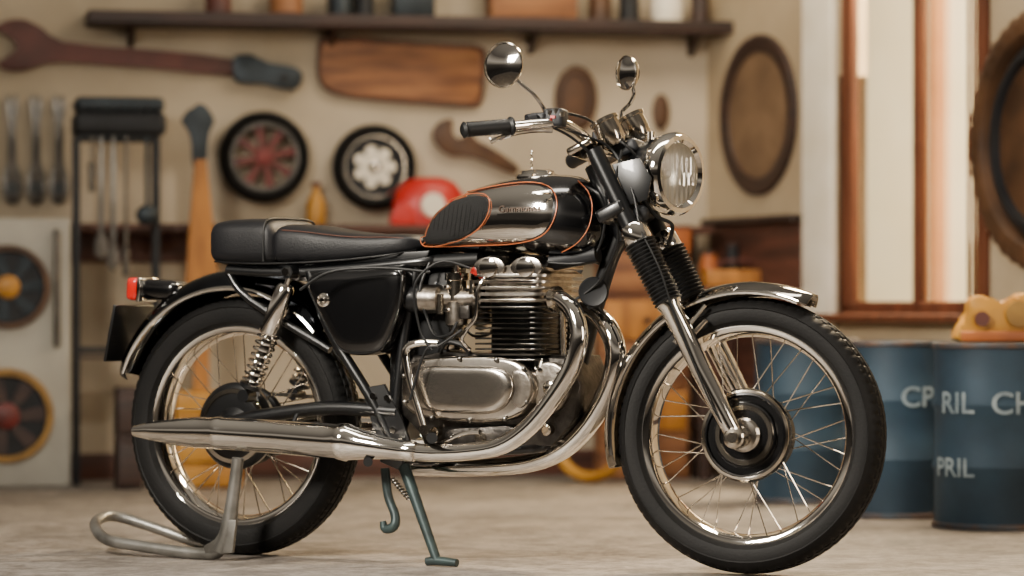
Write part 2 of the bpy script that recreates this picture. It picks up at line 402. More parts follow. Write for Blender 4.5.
# tank
TB=sloft([(432,243,249,.045),(438,226,251,.078),(455,205,252,.103),(478,191,253,.122),(508,181,254,.134),(538,176,255,.139),(566,175,257,.137),(588,180,257,.124),(603,192,252,.097),(611,210,240,.055)],2.5,n=56,zr=.42,k=6)
_t=TB.bm.copy(); _t.transform(MK); bmesh.ops.recalc_face_normals(_t,faces=_t.faces); bvh=BVHTree.FromBMesh(_t); MKi=MK.inverted()
tank=part(TB,'fuel_tank',m_black,'glossy black fuel tank')
def hit(px,py,off=0):
    d=ray(px,py).normalized(); l,n,_,_=bvh.ray_cast(CAM,d)
    if l is None:
        l,n,_,_=bvh.find_nearest(MK@P(px,py,.1))
    if n.dot(d)>0: n=-n
    return MKi@(l+n*off)
def opx(pts,k=6): return [(v.x,v.y) for v in cr([V((a,b_,0)) for a,b_ in pts],k,closed=True)]
def patch(out,off,edge0=True,rings=9):
    b=MB(MK); cx=sum(p[0] for p in out)/len(out); cy=sum(p[1] for p in out)/len(out); R=[]
    for i in range(rings,0,-1):
        k=i/rings; R.append([hit(cx+(x-cx)*k,cy+(y-cy)*k,-.001 if (i==rings and edge0) else off) for x,y in out])
    b.loft(R,c0=False,c1=True); return b
panel=opx([(422,243),(424,228),(436,210),(455,197),(475,191),(505,185),(532,183),(550,188),(557,202),(553,222),(541,236),(515,243),(470,245),(435,246)])
pad=opx([(423,242),(426,228),(438,211),(458,199),(478,195),(489,198),(490,211),(482,226),(466,237),(445,243),(430,245)])
parts(patch(panel,.0015).mirror(),'tank_panel',m_chrome,'chrome tank side panel',tank)
parts(patch(pad,.006).mirror(),'knee_pad',m_pad,'black rubber knee pad',tank)
b=MB(MK)
for i in range(13):
    x0=430+i*4.2; b.tube([hit(x0+3+ (y-218)*-.15,y,.0065) for y in (206,212,218,224,230,236) if abs(y-220)<18-abs(i-6)*1.1],.0007,6)
b.mirror(); parts(b,'knee_pad_rib',m_rubber,parent=tank)
parts(MB(MK).tube([hit(x,y,.0025) for x,y in panel],.0016,8,closed=True).mirror(),'pinstripe',m_orange,'copper pinstripe',tank)
parts(MB(MK).tube([hit(x,y,.006) for x,y in pad],.0012,8,closed=True).mirror(),'pinstripe',m_orange,'copper pinstripe',tank)
parts(MB(MK).tube([hit(v.x,v.y,.001) for v in cr([V(p) for p in ((578,181,0),(588,192,0),(592,208,0),(588,228,0),(577,243,0),(562,252,0))],6)],.0011,8).mirror(),'pinstripe',m_orange,'copper front pinstripe',tank)
b=MB(MK); add_text(b,'Gammonez',9.0,lambda x,y:hit(520+x,209-y+ -x*.04,.004)); part(b,'tank_badge_lettering',m_gold,'small dark script lettering on the tank',tank)
cp=P(537,177)
part(MB(MK).lathe([(.054,-.006),(.056,0),(.053,.006),(.044,.010),(.042,.015),(.030,.019),(0,.020)],cp,Z,36),'tank_cap',m_chrome,'wide low chrome filler cap',tank)
part(MB(MK).tube([cp+V((-.015+.003*sin(k*1.3),.003*cos(k*1.3),.018+k*.0022)) for k in range(24)],.0013,6),'cap_chain',m_chrome,parent=tank)

# frame tubes
def ft(pts,r=.015,name='frame_tube',m=None,k=5,both=False):
    for s in ((1,-1) if both else (1,)):
        q=[]
        for px,py,lat in pts:
            p=P(px,py,lat); q.append((V((p.x,p.y*s,p.z)),r))
        part(MB(MK).stube(q,k,12),name,m or m_frame)
ft([(606,196,0),(560,238,0),(480,258,0),(420,266,0)],.02)
ft([(620,238,0),(608,265,0),(589,330,0),(572,395,0),(561,440,0)],.022)
ft([(562,430,0),(552,442,.04),(538,448,.08),(515,450,.085),(400,456,.085)],.012,both=True)
ft([(228,270,.1),(300,272,.1),(420,262,.08),(440,258,.03)],.014,both=True)
ft([(310,272,.1),(330,330,.1),(372,400,.1),(400,456,.09)],.014,both=True)
ft([(418,266,.07),(405,330,.08),(395,420,.09),(398,455,.09)],.014,both=True)
ft([(228,272,.1),(250,300,.1),(330,350,.1)],.010,both=True)
# swingarm
ft([(398,412,.09),(330,408,.1),(262,416,.11),(232,423,.11)],.019,'swingarm',both=True)
for s in (1,-1):
    p=P(236,423,.11); part(MB(MK).cyl(V((p.x,s*-.09,p.z)),V((p.x,s*-.145,p.z)),.014,n=6),'axle_nut',m_chrome)
# steering head
part(MB(MK).cyl(P(596,165),P(628,240),.03),'steering_head',m_frame)
part(MB(MK).prism([P(x,y,.012) for x,y in ((600,196),(620,236),(606,268),(590,262),(575,240))],V((0,.024,0)),.003),'head_gusset',m_frame)
# inner dark panels, coil, horn
part(MB(MK).prism([P(x,y,.04) for x,y in ((392,262),(452,262),(452,300),(448,352),(430,362),(404,440),(388,440))],V((0,.08,0)),.003),'inner_panel',m_frame)
part(MB(MK).cyl(P(552,262,.045),P(598,254,.045),.022),'ignition_coil',m_dark)
part(MB(MK).cyl(P(430,262,.06),P(480,259,.06),.018),'wiring_loom',m_grip)
part(MB(MK).lathe([(0,-.02),(.02,-.02),(.032,-.005),(.038,.01),(.034,.016),(.02,.012),(0,.014)],P(594,292,.055),V((.35,-1,0)),28),'horn',m_dark)
# side covers
co=cr([P(x,y,.13) for x,y in ((305,284),(310,274),(325,270),(360,269),(392,267),(402,271),(403,286),(399,312),(391,336),(383,350),(371,355),(348,355),(335,347),(322,323),(310,299))],4,closed=True)
b=MB(MK).puff([V((p.x,-.085,p.z)) for p in co],V((0,-.05,0)),steps=((0,1),(.5,1),(.75,.975),(.9,.93),(.97,.86),(1,.7)))
b.mirror(); scs=parts(b,'side_cover',m_black,'glossy black side cover'); sc=min(scs,key=lambda o:(MKi@(V(o.data.vertices[0].co)+ORG[bike.name])).y)
cc=sum(co,V())/len(co)
part(MB(MK).tube([V((cc.x+(p.x-cc.x)*.95,-.128,cc.z+(p.z-cc.z)*.95)) for p in co],.0022,8,closed=True),'cover_bead',m_frame,parent=sc)
part(MB(MK).lathe([(.018,-.004),(.018,.004),(.013,.007),(.012,.004),(.006,.005),(.005,.009),(0,.009)],P(324,300,.133),NY,28),'cover_badge',m_chrome,parent=sc)
# shocks
def shock(s):
    t=P(291,272,.125); bt=P(247,396,.125); 
    if s<0: t.y=-t.y; bt.y=-bt.y
    d=(bt-t); 
    q=lambda k:t+d*k
    sh=part(MB(MK).cyl(q(0),q(1),.007),'shock_absorber',m_chrome,'chrome rear shock absorber')
    part(MB(MK).tube([q(.1),q(.13),q(.48),q(.5)],[.018,.025,.028,.024],20),'shock_cover',m_chrome,parent=sh)
    n=150; ax=d.normalized(); uu=ax.orthogonal().normalized(); vv=ax.cross(uu)
    part(MB(MK).tube([q(.48+.44*i/n)+(uu*cos(i/n*2*PI*9)+vv*sin(i/n*2*PI*9))*.025 for i in range(n+1)],.0045,8),'spring',m_chrome,parent=sh)
    part(MB(MK).tube([q(.42),q(.92)],.013,16),'damper_body',m_dalu,parent=sh)
    part(MB(MK).tube([q(.90),q(.93),q(.95)],[.03,.03,.015],20),'spring_seat',m_frame,parent=sh)
    for k in (0,1): part(MB(MK).cyl(q(k)+V((0,.022,0)),q(k)-V((0,.022,0)),.017),'shock_eye',m_frame,parent=sh)
    part(MB(MK).cyl(q(0)-V((0,.03*s,0)),q(0)-V((0,.02*s,0)),.011,n=6),'shock_nut',m_chrome,parent=sh)
shock(1); shock(-1)
# ----- engine
ex=P(529,330).x; ez=lambda y:P(525,y).z
def rrect(cx,z,hx,hy,r=.03,n=5):
    o=[]
    for sx,sy,a0 in ((1,1,0),(-1,1,90),(-1,-1,180),(1,-1,270)):
        for i in range(n+1):
            a=math.radians(a0+90*i/n); o.append(V((cx+sx*(hx-r)+r*cos(a),sy*(hy-r)+r*sin(a),z)))
    return o
case=part(MB(MK).prism([P(x,y,.09) for x,y in ((440,352),(568,356),(580,385),(574,420),(552,446),(470,450),(425,440),(402,415),(398,380),(412,356))],V((0,.19,0)),.008),'engine',m_dalu,'cast metal engine with chrome side cover')
b=MB(MK); b.prism(rrect(ex,ez(362),.070,.095),V((0,0,ez(303)-ez(362))))
part(b,'cylinder_core',m_frame,parent=case)
b=MB(MK)
for i in range(11):
    z=ez(360-i*5.2); b.prism(rrect(ex,z,.102,.126,.035),V((0,0,.0045)),.0015)
fins=part(b,'cylinder_fins',m_fin,'finned cylinder block',case)
b=MB(MK); b.prism(rrect(ex,ez(303),.08,.110),V((0,0,ez(266)-ez(303))))
for i in range(5):
    z=ez(302-i*6.2); b.prism(rrect(ex,z,.106,.134-.003*i,.035),V((0,0,.008)),.0025)
part(b,'cylinder_head',m_alu,'silver finned cylinder head',case)
for sx in (-1,1):
    b=MB(MK); zc=ez(268)
    b.prism([V((ex+sx*.052+.045*cos(a)*1.0,.12,zc+.028*max(-.6,sin(a)))) for a in [2*PI*i/20 for i in range(20)]],V((0,-.24,0)),.004)
    part(b,'rocker_box',m_polish,'polished rocker box',case)
    for yy in (-.115,-.045,.045,.115):
        part(MB(MK).lathe([(.016,-.01),(.016,.003),(.011,.005),(0,.005)],V((ex+sx*.052,yy*.8,zc+.027)),Z,6),'rocker_cap',m_chrome,parent=case)
    part(MB(MK).lathe([(.024,0),(.024,.008),(.014,.011),(0,.011)],V((ex+sx*.052,-.119,zc)),NY,20),'rocker_end_cap',m_chrome,parent=case)
for yy in (-.06,.06): part(MB(MK).cyl(V((ex,yy,ez(285))),V((ex,yy,ez(262))),.011),'spark_plug',m_white,parent=case)
part(MB(MK).stube([(V((ex-.075,-.1,ez(278))),.007),(V((ex-.1,-.12,ez(270))),.009)],3,10),'red_plug_cap',m_redcap,'small red cap',parent=case)
for s in (-1,1):
    part(MB(MK).cyl(V((ex+.105,s*.03,ez(300))),V((ex+.105,s*.02,ez(372))),.009),'pushrod_tube',m_chrome,parent=case)
for sx in (-1,1):
    for yy in (-.1,.1): part(MB(MK).cyl(V((ex+sx*.08,yy,ez(358))),V((ex+sx*.08,yy,ez(368))),.012,n=6),'base_nut',m_chrome,parent=case)
# chrome side cover
def pf(pts,l0,l1,name,m,par=case,k=5,steps=None,mir=False,label=None):
    o=cr([P(x,y,l1) for x,y in pts],k,closed=True)
    b=MB(MK)
    kw={'steps':steps} if steps else {}
    b.puff([V((p.x,-l0,p.z)) for p in o],V((0,-(l1-l0),0)),**kw)
    if mir: b.mirror()
    return parts(b,name,m,label,par)
pf([(400,384),(404,366),(422,358),(460,356),(498,356),(522,363),(534,380),(532,400),(516,417),(488,423),(440,421),(410,414),(401,400)],.085,.128,'timing_cover',m_polish,mir=True,label='polished aluminium side cover')
pf([(407,388),(411,374),(426,366),(462,366),(492,367),(508,375),(512,390),(504,406),(486,414),(444,413),(416,408)],.125,.142,'cover_boss',m_polish,steps=((0,1),(.4,.99),(.7,.96),(.9,.90),(.98,.8),(1,.6)),label='bright oval cover')
pf([(512,372),(524,372),(531,384),(529,398),(520,408),(512,402),(515,388)],.125,.135,'cover_lobe',m_alu)
pf([(536,366),(552,362),(566,372),(568,392),(558,410),(542,414),(534,398)],.085,.108,'front_case_cover',m_alu,mir=True)
pf([(446,430),(480,427),(512,426),(520,436),(508,446),(470,448),(448,444)],.08,.105,'lower_case_cover',m_dalu,mir=True)
for x,y in ((404,376),(422,361),(460,359),(497,360),(524,369),(527,402),(505,419),(470,420),(432,418),(405,402)):
    part(MB(MK).lathe([(.006,0),(.006,.005),(.003,.007),(0,.007)],P(x,y,.128),NY,12),'cover_screw',m_steel,parent=case)
for x,y in ((541,370),(560,374),(562,400),(544,408),(455,436),(508,434)):
    part(MB(MK).lathe([(.007,0),(.007,.006),(0,.007)],P(x,y,.106),NY,6),'case_bolt',m_chrome,parent=case)
# finned sump, lower front
b=MB(MK)
for i in range(7):
    z=ez(404+i*6); b.prism(rrect(ex+.075,z,.055,.078,.02),V((0,0,.005)))
b.prism(rrect(ex+.07,ez(446),.035,.06,.02),V((0,0,.13)))
part(b,'oil_sump_fins',m_alu,parent=case)
for x,y,r in ((552,388,.02),(548,430,.014),(436,432,.013),(482,438,.016)): part(MB(MK).lathe([(r,-.01),(r,.012),(r*.7,.016),(0,.016)],P(x,y,.1),NY,20),'case_plug',m_chrome2,parent=case)
# oil lines
part(MB(MK).stube([(P(470,350,.1),.005),(P(462,340,.12),.005),(P(468,328,.13),.005),(P(476,316,.13),.005),(P(478,290,.13),.005),(P(486,276,.12),.005)],5,10),'oil_line',m_chrome,parent=case)
part(MB(MK).stube([(P(440,352,.09),.007),(P(446,342,.1),.007),(P(462,345,.1),.007),(P(470,354,.09),.007)],5,10),'breather_pipe',m_grip,parent=case)
part(MB(MK).lathe([(0,0),(.022,0),(.024,.005),(.022,.03),(.012,.036),(0,.036)],P(452,350,.05),Z,24),'oil_filler',m_chrome2,parent=case)
# carburettors
for s in (1,-1):
    def c3(px,py,lat): 
        p=P(px,py,lat); p.y*=s; return p
    cb=part(MB(MK).tube([c3(486,298,.07),c3(478,298,.07),c3(476,298,.07),c3(444,299,.07),c3(441,299,.07),c3(424,299,.07)],[.032,.032,.024,.027,.036,.038],20),'carburettor',m_alu,'cast carburettor')
    part(MB(MK).tube([c3(457,300,.07),c3(457,281,.07),c3(457,280,.07),c3(457,273,.07),c3(457,272,.07),c3(457,264,.07)],[.026,.026,.031,.031,.009,.009],20),'carburettor_top',m_chrome2,parent=cb)
    part(MB(MK).tube([c3(457,302,.07),c3(457,318,.07),c3(457,325,.07),c3(457,331,.07)],[.028,.030,.028,.01],20),'float_bowl',m_alu,parent=cb)
    part(MB(MK).cyl(c3(424,299,.07),c3(404,299,.07),.038,n=28),'air_filter',m_frame,parent=cb)
    part(MB(MK).box(c3(466,312,.1),(.03,.02,.035),bev=.004),'linkage_block',m_dalu,parent=cb)
    part(MB(MK).cyl(c3(440,314,.1),c3(440,294,.1),.008),'carburettor_linkage',m_chrome2,parent=cb)
    part(MB(MK).cyl(c3(472,292,.105),c3(472,280,.105),.007),'adjuster_screw',m_chrome2,parent=cb)
    for px,py in ((446,287),(468,290),(447,310)): part(MB(MK).lathe([(.006,-.01),(.006,.004),(0,.005)],c3(px,py,.1),V((0,-s,0)),8),'carburettor_screw',m_chrome,parent=cb)
    part(MB(MK).tube(cr([c3(457,322,.1),c3(450,334,.11),c3(436,336,.1),c3(428,320,.09),c3(420,290,.1),c3(430,262,.08)],5),.0042,8),'fuel_hose',m_grip,parent=cb)
# kick start lever
part(MB(MK).stube([(P(438,343,.15),.009),(P(418,343,.16),.0100),(P(406,350,.165),.010),(P(408,372,.165),.0095),(P(417,405,.165),.0095),(P(425,431,.165),.009)],6,14),'kick_start_lever',m_chrome)
part(MB(MK).cyl(P(424,430,.14),P(424,430,.18),.013),'kick_start_boss',m_chrome2)
# foot peg, brake pedal, brackets
part(MB(MK).prism([P(x,y,.105) for x,y in ((362,388),(384,384),(402,420),(412,448),(398,470),(380,462),(376,440))],V((0,.01,0)),.002),'footrest_plate',m_frame)
part(MB(MK).cyl(P(432,438,.12),P(432,438,.235),.014,n=20),'footrest',m_grip,'rubber rider footrest')
part(MB(MK).cyl(P(368,462,.12),P(368,462,.2),.012,n=20),'footrest',m_grip,'rubber passenger footrest')
for x,y in ((374,396),(388,398),(394,430),(386,454),(402,440),(374,432)): part(MB(MK).lathe([(.009,-.004),(.009,.008),(0,.008)],P(x,y,.106),NY,6),'bracket_bolt',m_chrome)
part(MB(MK).stube([(P(395,446,.13),.006),(P(430,447,.15),.006),(P(462,434,.17),.006),(P(480,432,.18),.007)],5,10),'brake_pedal',m_chrome)
# chain
ca=P(398,418,.0); rC=rwC; r1=.035; r2=.085
d=(ca-rC); dist=math.hypot(d.x,d.z); an=math.atan2(d.z,d.x); be=math.acos((r2-r1)/dist)
path=[]
for i in range(20):
    a=an+be+(2*PI-2*be)*i/19; path.append(V((rC.x+r2*cos(a),.055,rC.z+r2*sin(a))))
for i in range(8):
    a=an-be+2*be*i/7; path.append(V((ca.x+r1*cos(a),.055,ca.z+r1*sin(a))))
b=MB(MK); seg=[]
n=len(path); step=.0145; carry=0
for i in range(n):
    a=path[i]; c=path[(i+1)%n]; ll=(c-a).length; t=carry
    while t<ll: seg.append((a+(c-a)*(t/ll),(c-a).normalized())); t+=step
    carry=t-ll
for i,(p,t) in enumerate(seg):
    rot=Matrix((t,(0,1,0),t.cross(V((0,1,0))))).transposed()
    for yy in ((-.007,.007) if i%2 else (-.004,.004)): b.box(p+V((0,yy,0)),(.0165,.0018,.0095),rot)
part(b,'drive_chain',m_steel)
part(MB(MK).lathe([(.06,-.003),(r2-.004,-.003),(r2-.004,.003),(.06,.003)],V((0,.055,rC.z)),NY,40,closed=True,mod=lambda k,r,h:(r+(.006 if (r>.07 and k%2) else 0),h)),'rear_sprocket',m_steel)
# exhausts
def ex_pipe(pts,name,label,k=7): return part(MB(MK).stube([(P(x,y,l),r) for x,y,l,r in pts],k,20),name,m_chrome,label)
h1=ex_pipe([(550,299,.09,.021),(562,300,.11,.023),(574,313,.125,.023),(579,336,.135,.0235),(572,366,.14,.0235),(553,398,.145,.0235),(528,428,.15,.0235),(500,446,.155,.023),(465,452,.16,.0225),(430,453,.165,.0225),(398,450,.17,.0225)],'exhaust_header','near chrome exhaust header pipe')
part(MB(MK).lathe([(.022,-.006),(.032,-.006),(.032,.006),(.022,.006)],P(556,299,.1),V((1,-.2,0)),24,closed=True),'exhaust_clamp',m_chrome2)
h2=ex_pipe([(575,308,-.02,.021),(594,314,.0,.024),(609,330,.03,.026),(616,356,.04,.0265),(608,390,.04,.0265),(588,425,.04,.026),(562,450,.04,.025),(530,463,.03,.0235),(490,467,.02,.0225),(440,468,.0,.022),(405,467,-.03,.022)],'exhaust_header','second chrome exhaust header pipe bulging towards the front wheel')
mu=[(134,431,.013),(137,431,.0155),(150,431,.024),(175,432,.035),(200,432.5,.041),(215,433,.0415),(217,433,.0435),(222,433.3,.0435),(224,433.5,.0415),(280,437,.0435),(330,441,.0455),(340,441.5,.046),(341,441.5,.0485),(348,442.5,.0485),(350,442.7,.045),(365,445,.037),(384,448,.029),(402,450.5,.026),(414,451.5,.026),(416,451.8,.0225)]
part(MB(MK).tube([P(x,y,.175) for x,y,r in mu],[r for *_,r in mu],32),'muffler',m_chrome,'long tapered chrome silencer, near side')
b=MB(MK).tube([P(x,y,.175) for x,y,r in mu],[r for *_,r in mu],32)
for v in b.bm.verts: v.co.y=-v.co.y
part(b,'muffler',m_chrome,'long tapered chrome silencer, far side')
part(MB(MK).stube([(P(300,408,.11),.006),(P(292,425,.13),.006)],3,8),'muffler_bracket',m_frame)
# centre stand + side stand
a=P(404,466,.09); g=P(437,552,.115); g.z=.014
cs=part(MB(MK).tube([a,g],[.016,.012],14),'centre_stand',m_cstand,'green-grey centre stand leg')
part(MB(MK).stube([(g+V((-.03,0,-.003)),.011),(g,.012),(g+V((.06,-.005,-.003)),.010)],4,12),'stand_foot',m_cstand,parent=cs)
part(MB(MK).cyl(P(404,468,.10),P(404,468,-.10),.013),'stand_crossbar',m_cstand,parent=cs)
part(MB(MK).stube([(P(385,468,.11),.012),(P(388,495,.11),.012),(P(395,515,.115),.012),(P(394,526,.12),.013),(P(385,529,.12),.011),(P(383,521,.12),.008)],5,12),'side_stand',m_cstand)
b=MB(MK); p0=P(392,478,.10); p1=P(410,500,.10); dd=p1-p0
b.tube([p0+dd*(i/80)+V((.008*cos(i/80*2*PI*8),.008*sin(i/80*2*PI*8),0)) for i in range(81)],.002,6); part(b,'stand_spring',m_steel)
# ----- front end (steering frame)
def fork(s):
    def q(px,py,lat=.118):
        p=S(px,py,lat); p.y*=s; return p
    lab='near' if s>0 else 'far'
    fk=part(MB(MS).tube([q(594,150),q(636,238)],.0215,20),'fork_leg',m_frame,lab+' front fork leg')
    part(MB(MS).tube([q(631,226),q(633,230),q(638,240),q(640,244)],[.028,.034,.035,.031],24),'fork_collar',m_chrome,parent=fk)
    pts=[];rs=[]; N=17; a=q(639,242); c=q(669,303)
    for i in range(N*2+1):
        k=i/(2*N); pts.append(a+(c-a)*k); rs.append((.041 if i%2 else .034)-.004*k)
    part(MB(MS).tube(pts,rs,26),'fork_gaiter',m_gaiter,'black ribbed rubber gaiter',fk)
    part(MB(MS).tube([q(667,300),q(669,304),q(671,308),q(700,367),q(733,432),q(737,440)],[.030,.032,.027,.0255,.023,.020],24),'fork_slider',m_chrome,'chrome lower fork tube',fk)
    e=q(736,438)
    part(MB(MS).lathe([(.0,-.03),(.024,-.03),(.026,-.02),(.026,.02),(.022,.024),(.014,.025),(.013,.034),(0,.034)],e,V((0,-s,0)),24),'axle_clamp',m_chrome2,parent=fk)
    part(MB(MS).tube([q(690,338,.095),q(706,320,.07)],.006,8),'fork_brace',m_chrome,parent=fk)
    part(MB(MS).prism([q(x,y,.105) for x,y in ((612,165),(640,158),(652,178),(648,200),(630,205))],V((0,-.006*s,0)),.001),'headlamp_bracket',m_frame,parent=fk)
    return fk
fork(1); fork(-1)
c1=S(597,152); c2=S(628,216)
tcl=part(MB(MS).box(c1+V((.0,0,.0)),(.07,.28,.022),Matrix.Rotation(math.radians(-27),3,'Y'),bev=.008),'upper_fork_clamp',m_chrome2)
part(MB(MS).box(c2,(.075,.29,.035),Matrix.Rotation(math.radians(-27),3,'Y'),bev=.01),'lower_fork_clamp',m_frame)
part(MB(MS).lathe([(.022,0),(.022,.016),(.01,.02),(0,.02)],c1+V((0,0,.008)),u_,6),'stem_nut',m_chrome)
# handlebar
hb=[(598,150,.0),(596,148,.05),(588,140,.10),(573,128,.155),(558,123,.20),(535,124,.25),(515,126,.29),(464,130,.385)]
pts=[S(*x) for x in hb]
full=[V((p.x,-p.y,p.z)) for p in pts[:0:-1]]+pts
part(MB(MS).tube(cr(full,5),.0125,16),'handlebar',m_chrome,'chrome handlebar')
for s in (1,-1):
    def q(px,py,lat):
        p=S(px,py,lat); p.y*=s; return p
    a=q(512,126,.295); c=q(462,130,.39); dd=c-a; pp_=[];rr_=[]
    for i in range(25):
        pp_.append(a+dd*(i/24)); rr_.append(.0195 if i%2 else .0180)
    rr_[0]=.023; rr_[1]=.023; rr_[-1]=.013; rr_[-2]=.0205
    part(MB(MS).tube(pp_,rr_,20),'handlebar_grip',m_grip,'black rubber grip')
    part(MB(MS).stube([(q(552,130,.2),.008),(q(535,130,.23),.0072),(q(515,133,.28),.0065),(q(500,138,.33),.006),(q(494,140,.35),.0065),(q(490,141,.355),.0085)],5,10),'brake_lever' if s>0 else 'clutch_lever',m_chrome)
    cl=part(MB(MS).box(q(556,118,.2),(.05,.05,.045),bev=.008),'control_cluster',m_dark,'black switch cluster')
    part(MB(MS).box(q(541,119,.215),(.03,.035,.03),bev=.006),'lever_bracket',m_dark,parent=cl)
    part(MB(MS).cyl(q(527,120,.25),q(535,118,.235),.014),'cable_adjuster',m_dark,parent=cl)
    for x,y in ((550,113),(556,111),(562,114)): part(MB(MS).cyl(q(x,y+2,.22),q(x,y-3,.225),.006),'switch',m_steel,parent=cl)
part(MB(MS).box(S(553,117,.226),(.012,.006,.006)),'switch_mark',m_redcap)
# mirrors
MSi3=MS.inverted().to_3x3()
def mirror_(px,py,lat,r,wdir,stem,label):
    c=S(px,py,lat); d=(MSi3@V(wdir)).normalized()
    st=[S(*x) for x in stem]
    mm=part(MB(MS).tube(cr(st,6),.0052,10),'mirror',m_chrome,label)
    part(MB(MS).lathe([(0,-.022),(r*.5,-.02),(r*.85,-.012),(r,0),(r,.004),(r*.95,.006),(r*.93,.003)],c,d,40),'mirror_shell',m_chrome2,parent=mm)
    part(MB(MS).lathe([(r*.94,.003),(r*.6,.010),(r*.3,.0135),(0,.015)],c,d,40),'mirror_glass',m_chrome,parent=mm)
mirror_(504,65,.24,.057,(-.55,-.82,.05),((547,116,.2),(543,107,.2),(533,94,.215),(521,84,.225),(512,76,.235)),'round chrome near mirror')
mirror_(627,73,-.2,.045,(-.80,-.55,.0),((622,124,-.2),(622,112,-.2),(630,103,-.2),(634,93,-.2),(631,84,-.2)),'round chrome far mirror')
# gauges
for px,py,lat,lb in ((610,127,.06,'near'),(636,123,-.06,'far')):
    c=S(px,py+6,lat); d=V((-.45,-.12,.86)).normalized()
    gg=part(MB(MS).lathe([(.0,-.035),(.024,-.035),(.031,-.025),(.034,.0),(.034,.028),(.038,.030),(.038,.038),(.033,.040),(.032,.034)],c,d,32),'gauge',m_chrome2,lb+' round chrome instrument')
    part(MB(MS).lathe([(.033,.036),(0,.036)],c,d,32),'gauge_dial',m_dial,parent=gg)
part(MB(MS).box(S(622,142,0),(.05,.16,.012),Matrix.Rotation(math.radians(-30),3,'Y'),bev=.004),'gauge_bracket',m_frame)
part(MB(MS).box(S(630,150,0),(.07,.10,.035),Matrix.Rotation(math.radians(-20),3,'Y'),bev=.01),'indicator_box',m_dark)
part(MB(MS).cyl(S(650,140,.04),S(650,132,.04),.012),'warning_lamp',m_chrome2)
# headlamp
Hc=MS@S(675,174,0); Hd=V((.76,-.65,-.03)).normalized()
hl=part(MB().lathe([(.096,-.004),(.096,-.03),(.090,-.06),(.074,-.095),(.047,-.12),(.02,-.13),(0,-.132)],Hc,Hd,56),'headlamp',m_frame,'round headlamp with black shell and chrome rim')
part(MB().lathe([(.077,.012),(.085,.021),(.096,.019),(.104,.006),(.103,-.018),(.098,-.027),(.095,-.024),(.094,-.002),(.080,.002)],Hc,Hd,64,closed=True),'headlamp_rim',m_chrome,parent=hl)
part(MB().lathe([(.087,.004),(.078,-.02),(.055,-.042),(.02,-.054),(0,-.055)],Hc,Hd,56),'headlamp_reflector',m_reflect,parent=hl)
part(MB().lathe([(.082,.009),(.07,.013),(.04,.018),(0,.020)],Hc,Hd,56),'headlamp_lens',m_lens,parent=hl)
part(MB().sphere(Hc+Hd*-.03,.014),'bulb',m_dial,parent=hl)
part(MB().cyl(Hc+Hd*-.05+V((-.06,-.06,0)),Hc+Hd*-.05+V((-.075,-.075,0)),.012,n=6),'headlamp_bolt',m_chrome,parent=hl)
part(MB(MS).sphere(S(641,214,.09),.022,(1,1,1)),'horn_button',m_dark)
# cables
def cable(pts,r=.0035,m=None): part(MB(MS).tube(cr([S(*p) for p in pts],7),r,8),'cable',m or m_grip)
cable(((550,126,.2),(575,140,.16),(600,168,.1),(606,215,.05),(590,260,.04),(540,262,.05)))
cable(((556,126,.19),(585,136,.14),(612,150,.08),(632,190,.11),(640,230,.13)))
cable(((560,112,.19),(585,118,.12),(600,128,.08),(625,145,.07),(640,160,.05)))
cable(((640,230,.14),(660,270,.16),(680,330,.155),(720,420,.14),(742,425,.1)),.0028)
cable(((622,150,.1),(612,200,.12),(618,240,.1),(600,280,.06),(575,300,.05)))
cable(((640,195,.08),(655,215,.06),(672,225,.03),(668,245,.0)),.005)
cable(((470,268,.09),(440,262,.1),(415,285,.11),(420,330,.1),(432,350,.1)))
cable(((462,330,.1),(440,345,.1),(425,352,.1),(410,400,.1)))
cable(((300,290,.11),(330,272,.11),(380,268,.1),(430,272,.08)),.004)

# paddock stand
ps=thing('paddock_stand','grey bent metal paddock stand under the rear wheel','stand',MK@V((-.1,0,0)))
def pk(px,py,lat,zmin=.016):
    p=P(px,py,lat); p.z=max(p.z,zmin); return p
MB(MK).stube([(P(238,458,.2),.016),(P(234,490,.2),.017),(P(228,530,.2),.021),(pk(221,551,.2),.024)],5,14).build('upright',m_stand,ps)
MB(MK).stube([(pk(230,540,.2),.015),(pk(215,553,.2),.017),(pk(190,553,.2),.016),(pk(140,546,.2),.015),(pk(108,540,.19),.015),(pk(96,529,.14),.015),(pk(98,520,.05),.015),(pk(115,516,-.02),.015),(pk(150,526,-.06),.015),(pk(200,543,-.1),.015),(pk(225,549,-.13),.015)],6,14).build('base_rail',m_stand,ps)
MB(MK).prism([pk(x,y,.218,.0) for x,y in ((205,553),(232,553),(236,520),(228,520),(215,540),(203,546))],V((0,.012,0)),.002).build('gusset_plate',m_stand,ps)
MB(MK).cyl(P(238,462,.2),P(238,462,.13),.012).build('support_peg',m_stand,ps)

# =====================================================  BACKGROUND
def wo(pts,lat=0): return [W(x,y,lat) for x,y in pts]
def wsm(pts,lat=0,k=4): return cr(wo(pts,lat),k,closed=True)
# giant wrench
gw=thing('giant_wrench','oversized red-brown wrench with blue-grey ring end, top left of wall','wrench',MW@W(140,78,.03))
MB(MW).prism(wsm([(236,60),(150,50),(62,43),(44,30),(24,20),(4,22),(-4,30),(12,38),(18,48),(8,58),(-2,62),(4,70),(24,71),(46,63),(62,62),(150,68),(236,76)],.01,2),V((0,-.03,0)),.004).build('handle',m_brn,gw)
MB(MW).prism(wsm([(233,58),(250,55),(262,62),(284,66),(298,70),(301,80),(294,90),(276,88),(262,84),(248,84),(234,80)],.01),V((0,-.04,0)),.004).build('ring_end',m_bluegrey,gw)
MB(MW).lathe([(.016,0),(.016,.006),(.006,.008),(0,.008)],W(284,78,.05),NY,20).build('ring_bolt',m_dark,gw)
